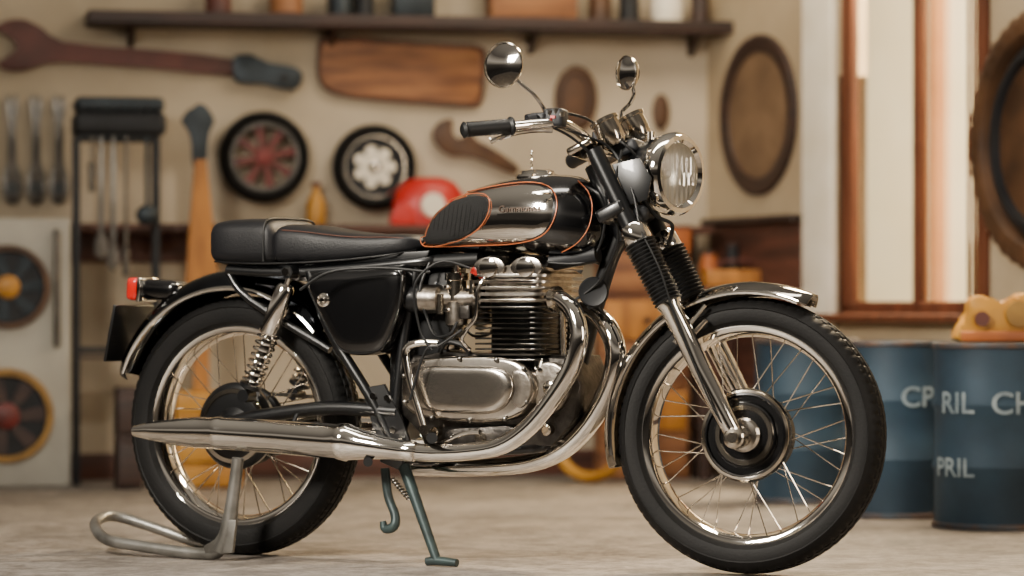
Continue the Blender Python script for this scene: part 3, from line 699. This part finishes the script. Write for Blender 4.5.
# plank
pl=thing('wooden_board','light brown rounded wooden board with dark edges on the wall','wooden board',MW@W(400,108,.03))
po=[(322,38),(350,37),(400,41),(450,44),(478,46),(485,56),(484,80),(480,104),(462,107),(420,104),(370,100),(332,94),(318,80),(317,52)]
MB(MW).prism(wsm(po,.005),V((0,-.03,0)),.005).build('board_edge',m_plank2,pl)
cx_=402;cy_=73
MB(MW).prism(wsm([(cx_+(x-cx_)*.955,cy_+(y-cy_)*.86) for x,y in po],.03),V((0,-.008,0)),.002).build('board_face',m_plank,pl)
# hanging spanners
for i,(x,lb) in enumerate(((12,'leftmost of three steel spanners hanging at the left edge'),(36,'middle one of three steel spanners hanging at the left edge'),(59,'rightmost of three hanging steel spanners, nearest the tool rack'))):
    y0=96; 
    out=[(x-3,y0+28),(x-6,y0+14),(x-5,y0),(x-2,y0-1),(x-2,y0+10),(x+2,y0+10),(x+2,y0-1),(x+5,y0),(x+6,y0+14),(x+3,y0+28),(x+3.5,y0+66),(x+9,y0+80),(x+10.5,y0+93),(x+7,y0+105),(x,y0+109),(x-7,y0+105),(x-10.5,y0+93),(x-9,y0+80),(x-3.5,y0+66)]
    o=MB(MW).prism(wo(out,.01),V((0,-.018,0)),.002).build('spanner',m_steel); tag(o,lb,'spanner','spanners hanging at the left')
    MB(MW).lathe([(.010,0),(.022,0),(.022,.004),(.010,.004)],W(x,y0+92,.028),NY,20,closed=True).build('ring',m_bluegrey,o)
# rack
rk=thing('tool_rack','black tall metal rack holding tools left of the hanging wheel','rack',MW@V((W(117,300,.25).x,-.35,0)))
xa=W(77,200,.43).x; xb=W(157,200,.43).x; zt=W(100,138,.43).z
for xx in (xa,xb):
    for yy in (-.43,-.33): MB(MW).box((xx,yy,zt/2),(.022,.022,zt),bev=.003).build('post',m_dark,rk)
for zz in (zt,W(100,350,.43).z):
    for yy in (-.43,-.33): MB(MW).box(((xa+xb)/2,yy,zz),(xb-xa,.02,.022),bev=.003).build('rail',m_dark,rk)
    for xx in (xa,xb): MB(MW).box((xx,-.38,zz),(.02,.10,.022),bev=.003).build('side_rail',m_dark,rk)
MB(MW).box(((xa+xb)/2,-.38,W(100,352,.43).z-.02),(xb-xa+.02,.12,.012)).build('shelf_board',m_dwood,rk)
ztop=zt+.011
tb=thing('tool_case','black ribbed plastic case on top of the tool rack','tool case',MW@V(((xa+xb)/2+.01,-.36,ztop)))
hw_=(W(172,110,.43).x-W(80,110,.43).x); hh=.14
MB(MW).box(((xa+xb)/2+.01,-.36,ztop+hh*.3),(hw_,.2,hh*.6),bev=.02).build('case_base',m_dark,tb)
MB(MW).box(((xa+xb)/2+.01,-.36,ztop+hh*.8),(hw_*.97,.19,hh*.4),bev=.02).build('case_lid',m_bluegrey,tb)
for k in range(9): MB(MW).box(((xa+xb)/2+.01+(k-4)*hw_*.1,-.462,ztop+hh*.5),(.008,.006,hh*.7)).build('rib',m_dark,tb)
# tools hanging on rack
for i,(x,y1,kind,lb) in enumerate(((92,192,0,'short steel screwdriver, first from the left on the rack'),(101,260,1,'long steel spanner with oval end, second on the rack'),(113,272,1,'longest steel spanner in the middle of the rack'),(126,276,0,'long screwdriver with dark tip, fourth on the rack'),(147,224,2,'short mallet with round dark head, last on the rack'))):
    y0=136; b=MB(MW); lt=.462 if kind<2 else .50
    if kind==0: b.tube([W(x,y0,lt),W(x,y1-30,lt),W(x,y1-28,lt),W(x,y1,lt)],[.006,.006,.015,.012],16)
    elif kind==1: b.prism(wo([(x-2,y0),(x+2,y0),(x+2,y1-30),(x+6,y1-18),(x+6,y1-6),(x,y1),(x-6,y1-6),(x-6,y1-18),(x-2,y1-30)],.452),V((0,-.014,0)),.002)
    else: b.cyl(W(x,y0,lt),W(x,y1-12,lt),.008).sphere(W(x,y1-9,lt),.042,(1,.6,.9))
    tag(b.build('hand_tool',m_steel if kind<2 else m_bluegrey),lb,'hand tool','tools hanging from the rack')
# shovel leaning
sh=thing('shovel','grey steel blade with yellow tapered wooden stem standing beside the rack','shovel',MW@V((W(200,300,.34).x,-.37,0)))
MB(MW).prism(wsm([(192,108),(199,104),(207,108),(214,122),(208,134),(205,168),(193,168),(190,134),(181,122),(186,112)],.34,3),V((0,-.02,0)),.003).build('blade',m_bluegrey,sh)
zb=W(200,290,.34)
MB(MW).prism(wo([(194,160),(205,160),(218,290),(184,290)],.34),V((0,-.05,0)),.004).build('stem',m_yel,sh)
MB(MW).box((W(200,300,.34).x,-.365,zb.z/2),(.06,.05,zb.z),bev=.004).build('lower_stem',m_yel,sh)
# hanging wheels
def hwheel(px,py,r,lb,kind):
    c=W(px,py,.06)
    R=r*12.5/3272
    t=thing('wheel_decoration',lb,'wheel',MW@(c-V((0,0,R))),'wheels hung on the wall')
    MB(MW).lathe([(R*.72,-.03),(R*.85,-.045),(R*.97,-.03),(R,0),(R*.97,.03),(R*.85,.045),(R*.72,.03)],c,NY,64,closed=True).build('tyre',m_rubber,t)
    MB(MW).lathe([(R*.66,-.03),(R*.74,-.035),(R*.74,.035),(R*.68,.035),(R*.66,.02)],c,NY,56,closed=True).build('rim',m_steel if kind==0 else m_chrome2,t)
    if kind==0:
        for i in range(8):
            a=2*PI*i/8+.2; d=V((cos(a),0,sin(a))); e=V((-sin(a),0,cos(a)))
            MB(MW).prism([c+d*R*.1+e*R*.05,c+d*R*.7+e*R*.10,c+d*R*.7-e*R*.10,c+d*R*.1-e*R*.05],V((0,-.02,0)),.002).build('spoke',m_dkred,t)
        MB(MW).lathe([(0,.035),(R*.18,.03),(R*.22,0),(R*.2,-.02),(0,-.02)],c,NY,28).build('hub',m_dkred,t)
    else:
        MB(MW).lathe([(0,.0),(R*.68,0),(R*.68,-.02),(0,-.02)],c,NY,40).build('back_disc',m_dark,t)
        for i in range(7):
            a=2*PI*i/7; d=V((cos(a),0,sin(a))); e=V((-sin(a),0,cos(a)))
            MB(MW).prism([c+d*R*.1+e*R*.12,c+d*R*.45+e*R*.13,c+d*R*.52,c+d*R*.45-e*R*.13,c+d*R*.1-e*R*.12],V((0,-.02,0)),.002).build('spoke',m_white,t)
        MB(MW).lathe([(0,.035),(R*.14,.03),(R*.22,0),(R*.2,-.02)],c,NY,28).build('hub',m_chrome2,t)
hwheel(264,157,46,'black tyred wheel with dark red spokes hung on the wall',0)
hwheel(374,167,43,'black tyred wheel with pale petal-shaped spokes hung on the wall',1)
# brown wrench behind tank
o=MB(MW).prism(wsm([(432,132),(440,121),(452,120),(450,132),(458,140),(470,133),(474,140),(490,148),(516,166),(512,174),(484,162),(466,156),(450,156),(436,146)],.01,3),V((0,-.03,0)),.003).build('adjustable_wrench',m_bronze)
tag(o,'brown open-jaw wrench hung on the wall right of the pale-spoked wheel','wrench')
# oval plaques
o=MB(MW).puff(wsm([(575+21*cos(a),99+33*sin(a)) for a in [2*PI*i/12 for i in range(12)]],.0),V((0,-.04,0))).build('oval_plaque',m_bronze); tag(o,'brown oval wooden plaque on the wall behind the handlebar','plaque')
MB(MW).tube(wsm([(575+14*cos(a),99+25*sin(a)) for a in [2*PI*i/12 for i in range(12)]],.04),.006,8,closed=True).build('plaque_ring',m_dwood,o)
o=MB(MW).puff(wsm([(660+8*cos(a),112+18*sin(a)) for a in [2*PI*i/12 for i in range(12)]],.0),V((0,-.03,0))).build('oval_plaque',m_bronze); tag(o,'small narrow brown wooden plaque on the wall right of the far mirror','plaque')
# items on rail
zl=.965
def onl(px,lat=.08): return V((W(px,220,lat).x,-lat,zl))
c=onl(431,.2)
hm=thing('helmet','red helmet with white round patch on the wall ledge behind the tank','helmet',MW@c)
b=MB(MW)
b.lathe([(0.0,.185),(.05,.182),(.09,.165),(.118,.13),(.13,.085),(.132,.03),(.13,0)],c,Z,40)
for v in b.bm.verts: v.co.y=c.y+(v.co.y-c.y)*.6; v.co.x=c.x+(v.co.x-c.x)*(1.0 if v.co.x>c.x else 1.15)
b.build('shell',m_redcap,hm)
MB(MW).puff(cr([c+V((x,-.06,z)) for x,z in ((-.16,.0),(-.17,.03),(-.13,.09),(-.09,.07),(-.07,.02),(-.09,0))],4,closed=True),V((0,-.03,0))).build('visor',m_redcap,hm)
MB(MW).lathe([(0,.0),(.044,0),(.048,-.02)],c+V((-.005,-.094,.075)),NY,28).build('round_patch',m_white,hm)
c=onl(316,.07)
o=MB(MW).lathe([(0,0),(.036,0),(.038,.01),(.036,.09),(.022,.12),(.015,.13),(.015,.15),(0,.15)],c,Z,28).build('bottle',m_yelp); tag(o,'orange-yellow bottle on the wall ledge below the two wheels','bottle')
MB(MW).cyl(c+V((0,0,.15)),c+V((0,0,.168)),.018).build('cap',m_brn,o)
# shelf top
zs=W(400,22,.2).z
shf=MB(MW).box(((W(88,20,.1).x+W(727,30,.0).x)/2-.01,-.11,zs),((W(727,30).x-W(88,20).x),.22,.05),bev=.005).build('wall_shelf',m_dwood); tag(shf,'dark brown long wooden shelf high on the back wall','shelf')
for px in (130,330,530,690):
    p=W(px,40,.0); MB(MW).prism([V((p.x-.01,0,zs-.025)),V((p.x-.01,-.16,zs-.025)),V((p.x-.01,0,zs-.1))],V((.02,0,0))).build('bracket',m_dwood,shf)
zi=zs+.0255
def box_item(px0,px1,h,m,lb,name='box',cat='box',d=.14):
    a=W(px0,10,.12).x; c_=W(px1,10,.12).x
    o=MB(MW).box(((a+c_)/2,-.12,zi+h/2),(c_-a,d,h),bev=.006).build(name,m); tag(o,lb,cat); 
    MB(MW).box(((a+c_)/2,-.12,zi+h+.006),((c_-a)*1.02,d*1.03,.014),bev=.004).build('lid',m_dwood,o)
def can_item(px,r,h,m,lb,name='can',cat='can',neck=False):
    p=W(px,10,.12); c_=V((p.x,-.12,zi))
    pr=[(0,0),(r,0),(r*1.03,.006),(r,.012),(r,h*.6),(r*.98,h*.62)]+([(r*.4,h*.8),(r*.35,h),(0,h)] if neck else [(r,h-.01),(r*1.03,h-.004),(r*.95,h),(0,h)])
    o=MB(MW).lathe(pr,c_,Z,28).build(name,m); tag(o,lb,cat)
    MB(MW).cyl(c_+V((0,0,h)),c_+V((0,0,h+.012)),r*.3).build('cap',m_steel,o)
can_item(218,.05,.13,m_brn,'red-brown tin, first from the left on the high shelf')
can_item(286,.065,.12,m_plank,'light brown wooden pot on the high shelf','pot','pot')
can_item(340,.05,.12,m_bluegrey,'blue-grey tin on the high shelf above the wooden board')
can_item(364,.04,.15,m_dark,'dark bottle beside the blue-grey tin on the high shelf','bottle','bottle',True)
box_item(392,432,.11,m_bluegrey,'blue-grey box with dark lid on the high shelf')
box_item(488,574,.16,m_plank,'large light wooden box on the high shelf','wooden_box','box')
can_item(600,.045,.14,m_bronze,'brown bottle right of the large wooden box on the shelf','bottle','bottle',True)
can_item(629,.04,.12,m_dark,'dark can between brown bottle and white tin on the shelf')
can_item(667,.06,.13,m_white,'white tin near the right end of the high shelf')
can_item(700,.035,.12,m_dwood,'small dark jar at the right end of the high shelf','jar','jar')
# cabinet left with fans
cab=thing('cabinet','pale grey cabinet with two round fan openings at the left edge','cabinet',MW@V((W(20,400,.48).x,-.4,0)))
xc0=W(-60,300,.48).x; xc1=W(71,300,.48).x; zc=W(60,218,.48).z
MB(MW).box(((xc0+xc1)/2,-.395,zc/2),(xc1-xc0,.17,zc),bev=.012).build('body',m_grey,cab)
hp0=W(57,232,.50); hp1=W(57,345,.50)
MB(MW).tube([hp0+V((0,.02,0)),hp0,hp1,hp1+V((0,.02,0))],.013,14).build('handle',m_steel,cab)
def fan(px,py,rp,m1,m2):
    c=W(px,py,.48); R=rp*12.0/3272
    f=MB(MW).lathe([(R*.86,-.001),(R*.88,.03),(R*.98,.03),(R*1.03,-.001)],c,NY,56).build('fan',m1,cab)
    MB(MW).lathe([(R*.88,.003),(0,.003)],c,NY,48).build('fan_back',m_dark,f)
    b=MB(MW)
    for i in range(7):
        a=2*PI*i/7; d=V((cos(a),0,sin(a))); e=V((-sin(a),0,cos(a)))
        b.prism([c+d*R*.2+e*R*.06,c+d*R*.82+e*R*.22,c+d*R*.84-e*R*.1,c+d*R*.2-e*R*.1],V((0,-.012,0)),.001)
    b.build('fan_blades',m_bluegrey if m2 is m_yelp else m_dwood,f)
    MB(MW).lathe([(R*.3,0),(R*.28,.02),(R*.15,.03),(0,.03)],c,NY,28).build('fan_hub',m2,f)
fan(8,287,41,m_bronze,m_yelp); fan(6,416,46,m_tan,m_dkred)
# crate + box behind rear wheel
def stand_box(px0,px1,ytop,lat,m,name,lb,cat,d=.22,slats=0):
    a=W(px0,400,lat).x; c_=W(px1,400,lat).x; z=W((px0+px1)/2,ytop,lat).z
    t=thing(name,lb,cat,MW@V(((a+c_)/2,-lat+d/2,0)))
    MB(MW).box(((a+c_)/2,-lat+d/2,z/2),(c_-a,d,z),bev=.008).build('body',m,t)
    for k in range(slats):
        MB(MW).box(((a+c_)/2,-lat-.008,z*(k+.5)/slats),((c_-a)*1.0,.018,z/slats*.78),bev=.004).build('slat',m,t)
    return a,c_,z,t
stand_box(176,242,392,.72,m_yelp,'crate','yellow slatted crate seen through the rear wheel spokes','crate',.25,4)
stand_box(118,142,388,.72,m_dwood,'wooden_box','narrow dark brown wooden box left of the rear wheel','box',.2,2)
# drawer chest
a,c_,z,t=stand_box(600,690,252,.42,m_plank,'drawer_chest','light brown wooden drawer chest behind the front fork','chest of drawers',.11)
for k in range(5):
    zz=z*(k+.5)/5; dr=MB(MW).box(((a+c_)/2,-.428,zz),((c_-a)*.9,.02,z/5*.84),bev=.004).build('drawer',m_yel if k%2 else m_plank,t)
    MB(MW).lathe([(.008,0),(.008,.012),(.014,.016),(.012,.024),(0,.026)],V(((a+c_)/2,-.438,zz)),NY,16).build('knob',m_dwood,dr)
# workbench
wbx0=W(695,300,.45).x; wbx1=W(798,300,.45).x; wz=W(740,288,.45).z
wb=thing('workbench','dark wooden workbench in the corner left of the window','workbench',MW@V(((wbx0+wbx1)/2,-.36,0)))
MB(MW).box(((wbx0+wbx1)/2,-.36,wz-.02),(wbx1-wbx0,.3,.04),bev=.005).build('bench_top',m_rwood,wb)
for xx in (wbx0+.03,wbx1-.03):
    for yy in (-.25,-.47): MB(MW).box((xx,yy,(wz-.04)/2),(.045,.045,wz-.04),bev=.004).build('leg',m_dwood,wb)
MB(MW).box(((wbx0+wbx1)/2,-.36,.2),(wbx1-wbx0-.06,.26,.025)).build('lower_shelf',m_dwood,wb)
MB(MW).box(((wbx0+wbx1)/2,-.26,wz*.55),(wbx1-wbx0-.06,.02,wz*.6)).build('back_panel',m_rwood,wb)
cxx=W(738,280,.42).x
tbx=thing('toolbox','orange-tan low toolbox with handle on the corner workbench','toolbox',MW@V((cxx,-.42,wz)))
MB(MW).box((cxx,-.42,wz+.035),(.28,.12,.07),bev=.012).build('body',m_yel,tbx)
MB(MW).tube(cr([V((cxx-.08,-.42,wz+.07)),V((cxx-.07,-.42,wz+.10)),V((cxx+.07,-.42,wz+.10)),V((cxx+.08,-.42,wz+.07))],5),.007,8).build('handle',m_brn,tbx)
# clutter on the bench and the chest
def pot(px,lat,zb_,r,h,m,lb,name,cat,m2=m_dwood):
    c_=V((W(px,270,lat).x,-lat,zb_))
    o=MB(MW).lathe([(0,0),(r*.9,0),(r,.01),(r*1.02,h*.7),(r*.8,h*.85),(r*.8,h),(0,h)],c_,Z,24).build(name,m); tag(o,lb,cat)
    MB(MW).lathe([(r*.84,0),(r*.84,.012),(0,.014)],c_+V((0,0,h)),Z,24).build('lid',m2,o)
pot(709,.29,wz,.04,.13,m_ora,'orange tin behind the toolbox, left end of the workbench','tin','tin')
pot(733,.29,wz,.035,.16,m_dark,'tall dark bottle behind the toolbox in the middle of the workbench','bottle','bottle')
pot(757,.29,wz,.045,.11,m_brn,'red-brown tin behind the toolbox, right of the dark bottle','tin','tin')
pot(783,.40,wz,.035,.10,m_tan,'tan tin at the right end of the workbench','tin','tin')
zc_=z
o=MB(MW).box((W(668,245,.36).x,-.365,zc_+.045),(.16,.09,.09),bev=.008).build('metal_box',m_ora); tag(o,'orange metal box on top of the drawer chest','box')
MB(MW).box((W(668,245,.36).x,-.365,zc_+.096),(.165,.095,.014),bev=.004).build('lid',m_brn,o)
# yellow hoop
hy=MW@W(592,440,.62)
o=MB(Matrix.Translation((hy.x,hy.y,.185))@Matrix.Rotation(math.radians(-35),4,'Z')@Matrix.Rotation(math.radians(-6),4,'X')).lathe([(.135+.022*1+.022*cos(a_),.022*sin(a_)) for a_ in [2*PI*i/12 for i in range(12)]],(0,0,0),NY,48,closed=True).build('hoop',m_yelp)
o.location.z=0.0; tag(o,'yellow hoop standing on the floor behind the engine','hoop')
# right wall rings
c=R_(757,115,.013); R=.318
t=thing('round_plaque','round dark brown wooden ring with slightly paler centre, left of the window','round plaque',MR@(c-V((0,0,R))))
MB(MR).lathe([(R*.74,-.010),(R*.76,.003),(R*.86,.010),(R*.95,.007),(R*.97,0),(R*.97,-.010)],c,NY,64,closed=True).build('ring',m_dwood,t)
MB(MR).lathe([(0,-.003),(R*.80,-.003),(R*.80,-.010),(0,-.010)],c,NY,48).build('centre_panel',m_pale,t)
c=R_(1040,139,.036); R=.432
t=thing('tyre_decoration','large brown tyre-like ring on the wall right of the window','tyre',MR@(c-V((0,0,R))))
MB(MR).lathe([(R*.79,-.03),(R*.83,.01),(R*.94,.016),(R,.003),(R,-.03)],c,NY,120,closed=True,mod=lambda k,r,h:(r-(.008 if (r>R*.9 and k%3==0) else 0),h)).build('tread_ring',m_bronze,t)
MB(MR).lathe([(R*.80,-.03),(R*.70,.006),(R*.66,.006),(R*.64,-.03)],c,NY,80,closed=True).build('rim_ring',m_dark,t)
MB(MR).lathe([(0,-.02),(R*.66,-.02),(R*.66,-.03),(0,-.03)],c,NY,60).build('centre_disc',m_bronze,t)
# drums
def drum(px,D,r,h,lb,texts):
    c=fl(px,D)
    t=thing('oil_drum',lb,'drum',c,'blue oil drums')
    pr=[(0,.006),(r*.93,.006),(r*.94,0),(r*1.0,0),(r,.016)]
    for k in (1/3,2/3): pr+=[(r,h*k-.016),(r*1.04,h*k-.005),(r*1.04,h*k+.005),(r,h*k+.016)]
    pr+=[(r,h-.018),(r,h-.004),(r*.95,h-.004),(r*.94,h-.012),(0,h-.012)]
    MB().lathe(pr,c,Z,64).build('body',m_blue,t,ang=50)
    for z_ in (.009,h-.009): MB().lathe([(r*1.0,-.009),(r*1.035,-.007),(r*1.045,0),(r*1.035,.007),(r*1.0,.009),(r*.96,.009),(r*.96,-.009)],c+V((0,0,z_)),Z,64,closed=True).build('rim',m_rim,t)
    MB().lathe([(.025,-.002),(.025,.008),(0,.008)],c+V((r*.4,-r*.4,h-.012)),Z,16).build('bung',m_bluegrey,t)
    for body,ang,z,size in texts:
        b=MB()
        add_text(b,body,size,lambda x,y:c+V((sin(ang+x/r)*(r*1.045),-cos(ang+x/r)*(r*1.045),z+y)))
        b.build('lettering',m_letter,t)
drum(897,10.25,.17,.55,'blue drum lettered CP, between the front wheel and the rightmost drum',[('CP',math.radians(15),.375,.088)])
drum(995,9.75,.18,.55,'rightmost blue drum lettered with pale capitals, yellow-orange machine part on top',[('RIL',math.radians(-46),.37,.088),('CH',math.radians(9),.37,.092),('PRIL',math.radians(-50),.18,.078)])
drum(806,11.0,.17,.55,'plain blue drum seen through the front wheel, furthest back',[])
# machine part on drum
c=fl(1000,9.75)+V((0,0,.55))
t=thing('machine_part','irregular yellow-orange cast machine part on the rightmost drum','machine part',c)
o_=cr([c+V((x,.06,z)) for x,z in ((-.12,.0),(-.125,.05),(-.10,.075),(-.095,.125),(-.06,.14),(-.02,.118),(.03,.12),(.05,.145),(.12,.14),(.14,.10),(.13,.03),(.13,0))],3,closed=True)
for p in o_: p.z=max(p.z,c.z)
MB().prism(o_,V((0,-.12,0)),.008).build('body',m_yelp,t)
MB().cyl(c+V((.045,-.075,.085)),c+V((.045,.065,.085)),.038).build('barrel_housing',m_tan,t)
MB().cyl(c+V((-.065,-.07,.07)),c+V((-.065,-.085,.07)),.022,n=20).build('knob',m_brn,t)
MB().box(c+V((.0,-.066,.018)),(.25,.02,.03),bev=.004).build('foot',m_ora,t)

# =====================================================  LIGHT
def area(loc,target,size,power,col,sy=None,spread=None):
    d=bpy.data.lights.new('area','AREA'); d.energy=power; d.color=col; d.size=size
    if sy: d.shape='RECTANGLE'; d.size_y=sy
    if spread: d.spread=math.radians(spread)
    o=bpy.data.objects.new('area_light',d); COL.objects.link(o); o.location=loc
    o.rotation_euler=(V(target)-V(loc)).to_track_quat('-Z','Y').to_euler(); return o
area((-2.4,-2.6,2.6),(.1,.1,.5),.8,130,(1,.92,.80),spread=95)
area((.1,-.1,2.9),(0,.4,.5),2.6,62,(1,.92,.80),.35)
area((.7,3.2,3.0),(.5,4.8,1.2),1.6,46,(1,.85,.64),.8)
area((1.35,2.0,2.8),(.4,.5,.1),.5,85,(1,.78,.50),spread=110)
area(MR@V((1.75,1.3,2.9)),(.1,1.0,.2),1.1,420,(1,.80,.54))
area(MR@V((.2,1.4,3.4)),MR@V((-.2,3.3,1.0)),3.5,1700,(1,.90,.70))
area((3.0,-2.4,1.5),(.5,.2,.5),.6,55,(1,.86,.70),1.6)
w=bpy.data.worlds.new('World'); bpy.context.scene.world=w; w.use_nodes=True; N=w.node_tree.nodes; L=w.node_tree.links
bg=N['Background']; tc=N.new('ShaderNodeTexCoord'); sp=N.new('ShaderNodeSeparateXYZ'); L.new(tc.outputs['Generated'],sp.inputs[0])
rp=N.new('ShaderNodeValToRGB'); mr=N.new('ShaderNodeMapRange'); mr.inputs[1].default_value=-1; L.new(sp.outputs['Z'],mr.inputs[0]); L.new(mr.outputs[0],rp.inputs[0])
e=rp.color_ramp.elements; e[0].position=.0; e[0].color=(.10,.09,.08,1); e[1].position=1; e[1].color=(.75,.67,.55,1)
x=e.new(.5); x.color=(.03,.026,.022,1); x=e.new(.57); x.color=(.10,.085,.07,1); x=e.new(.62); x.color=(.85,.75,.62,1); x=e.new(.70); x.color=(.17,.145,.12,1)
L.new(rp.outputs[0],bg.inputs[0]); bg.inputs[1].default_value=.42
# camera
cd=bpy.data.cameras.new('camera'); cam=bpy.data.objects.new('camera',cd); COL.objects.link(cam)
cam.location=CAM; cam.rotation_euler=(PI/2,0,0); cd.sensor_width=36; cd.lens=F/1024*36; cd.shift_y=(HY-288)/1024
cd.clip_end=100; cd.dof.use_dof=True; cd.dof.focus_distance=8.15; cd.dof.aperture_fstop=1.8
bpy.context.scene.camera=cam
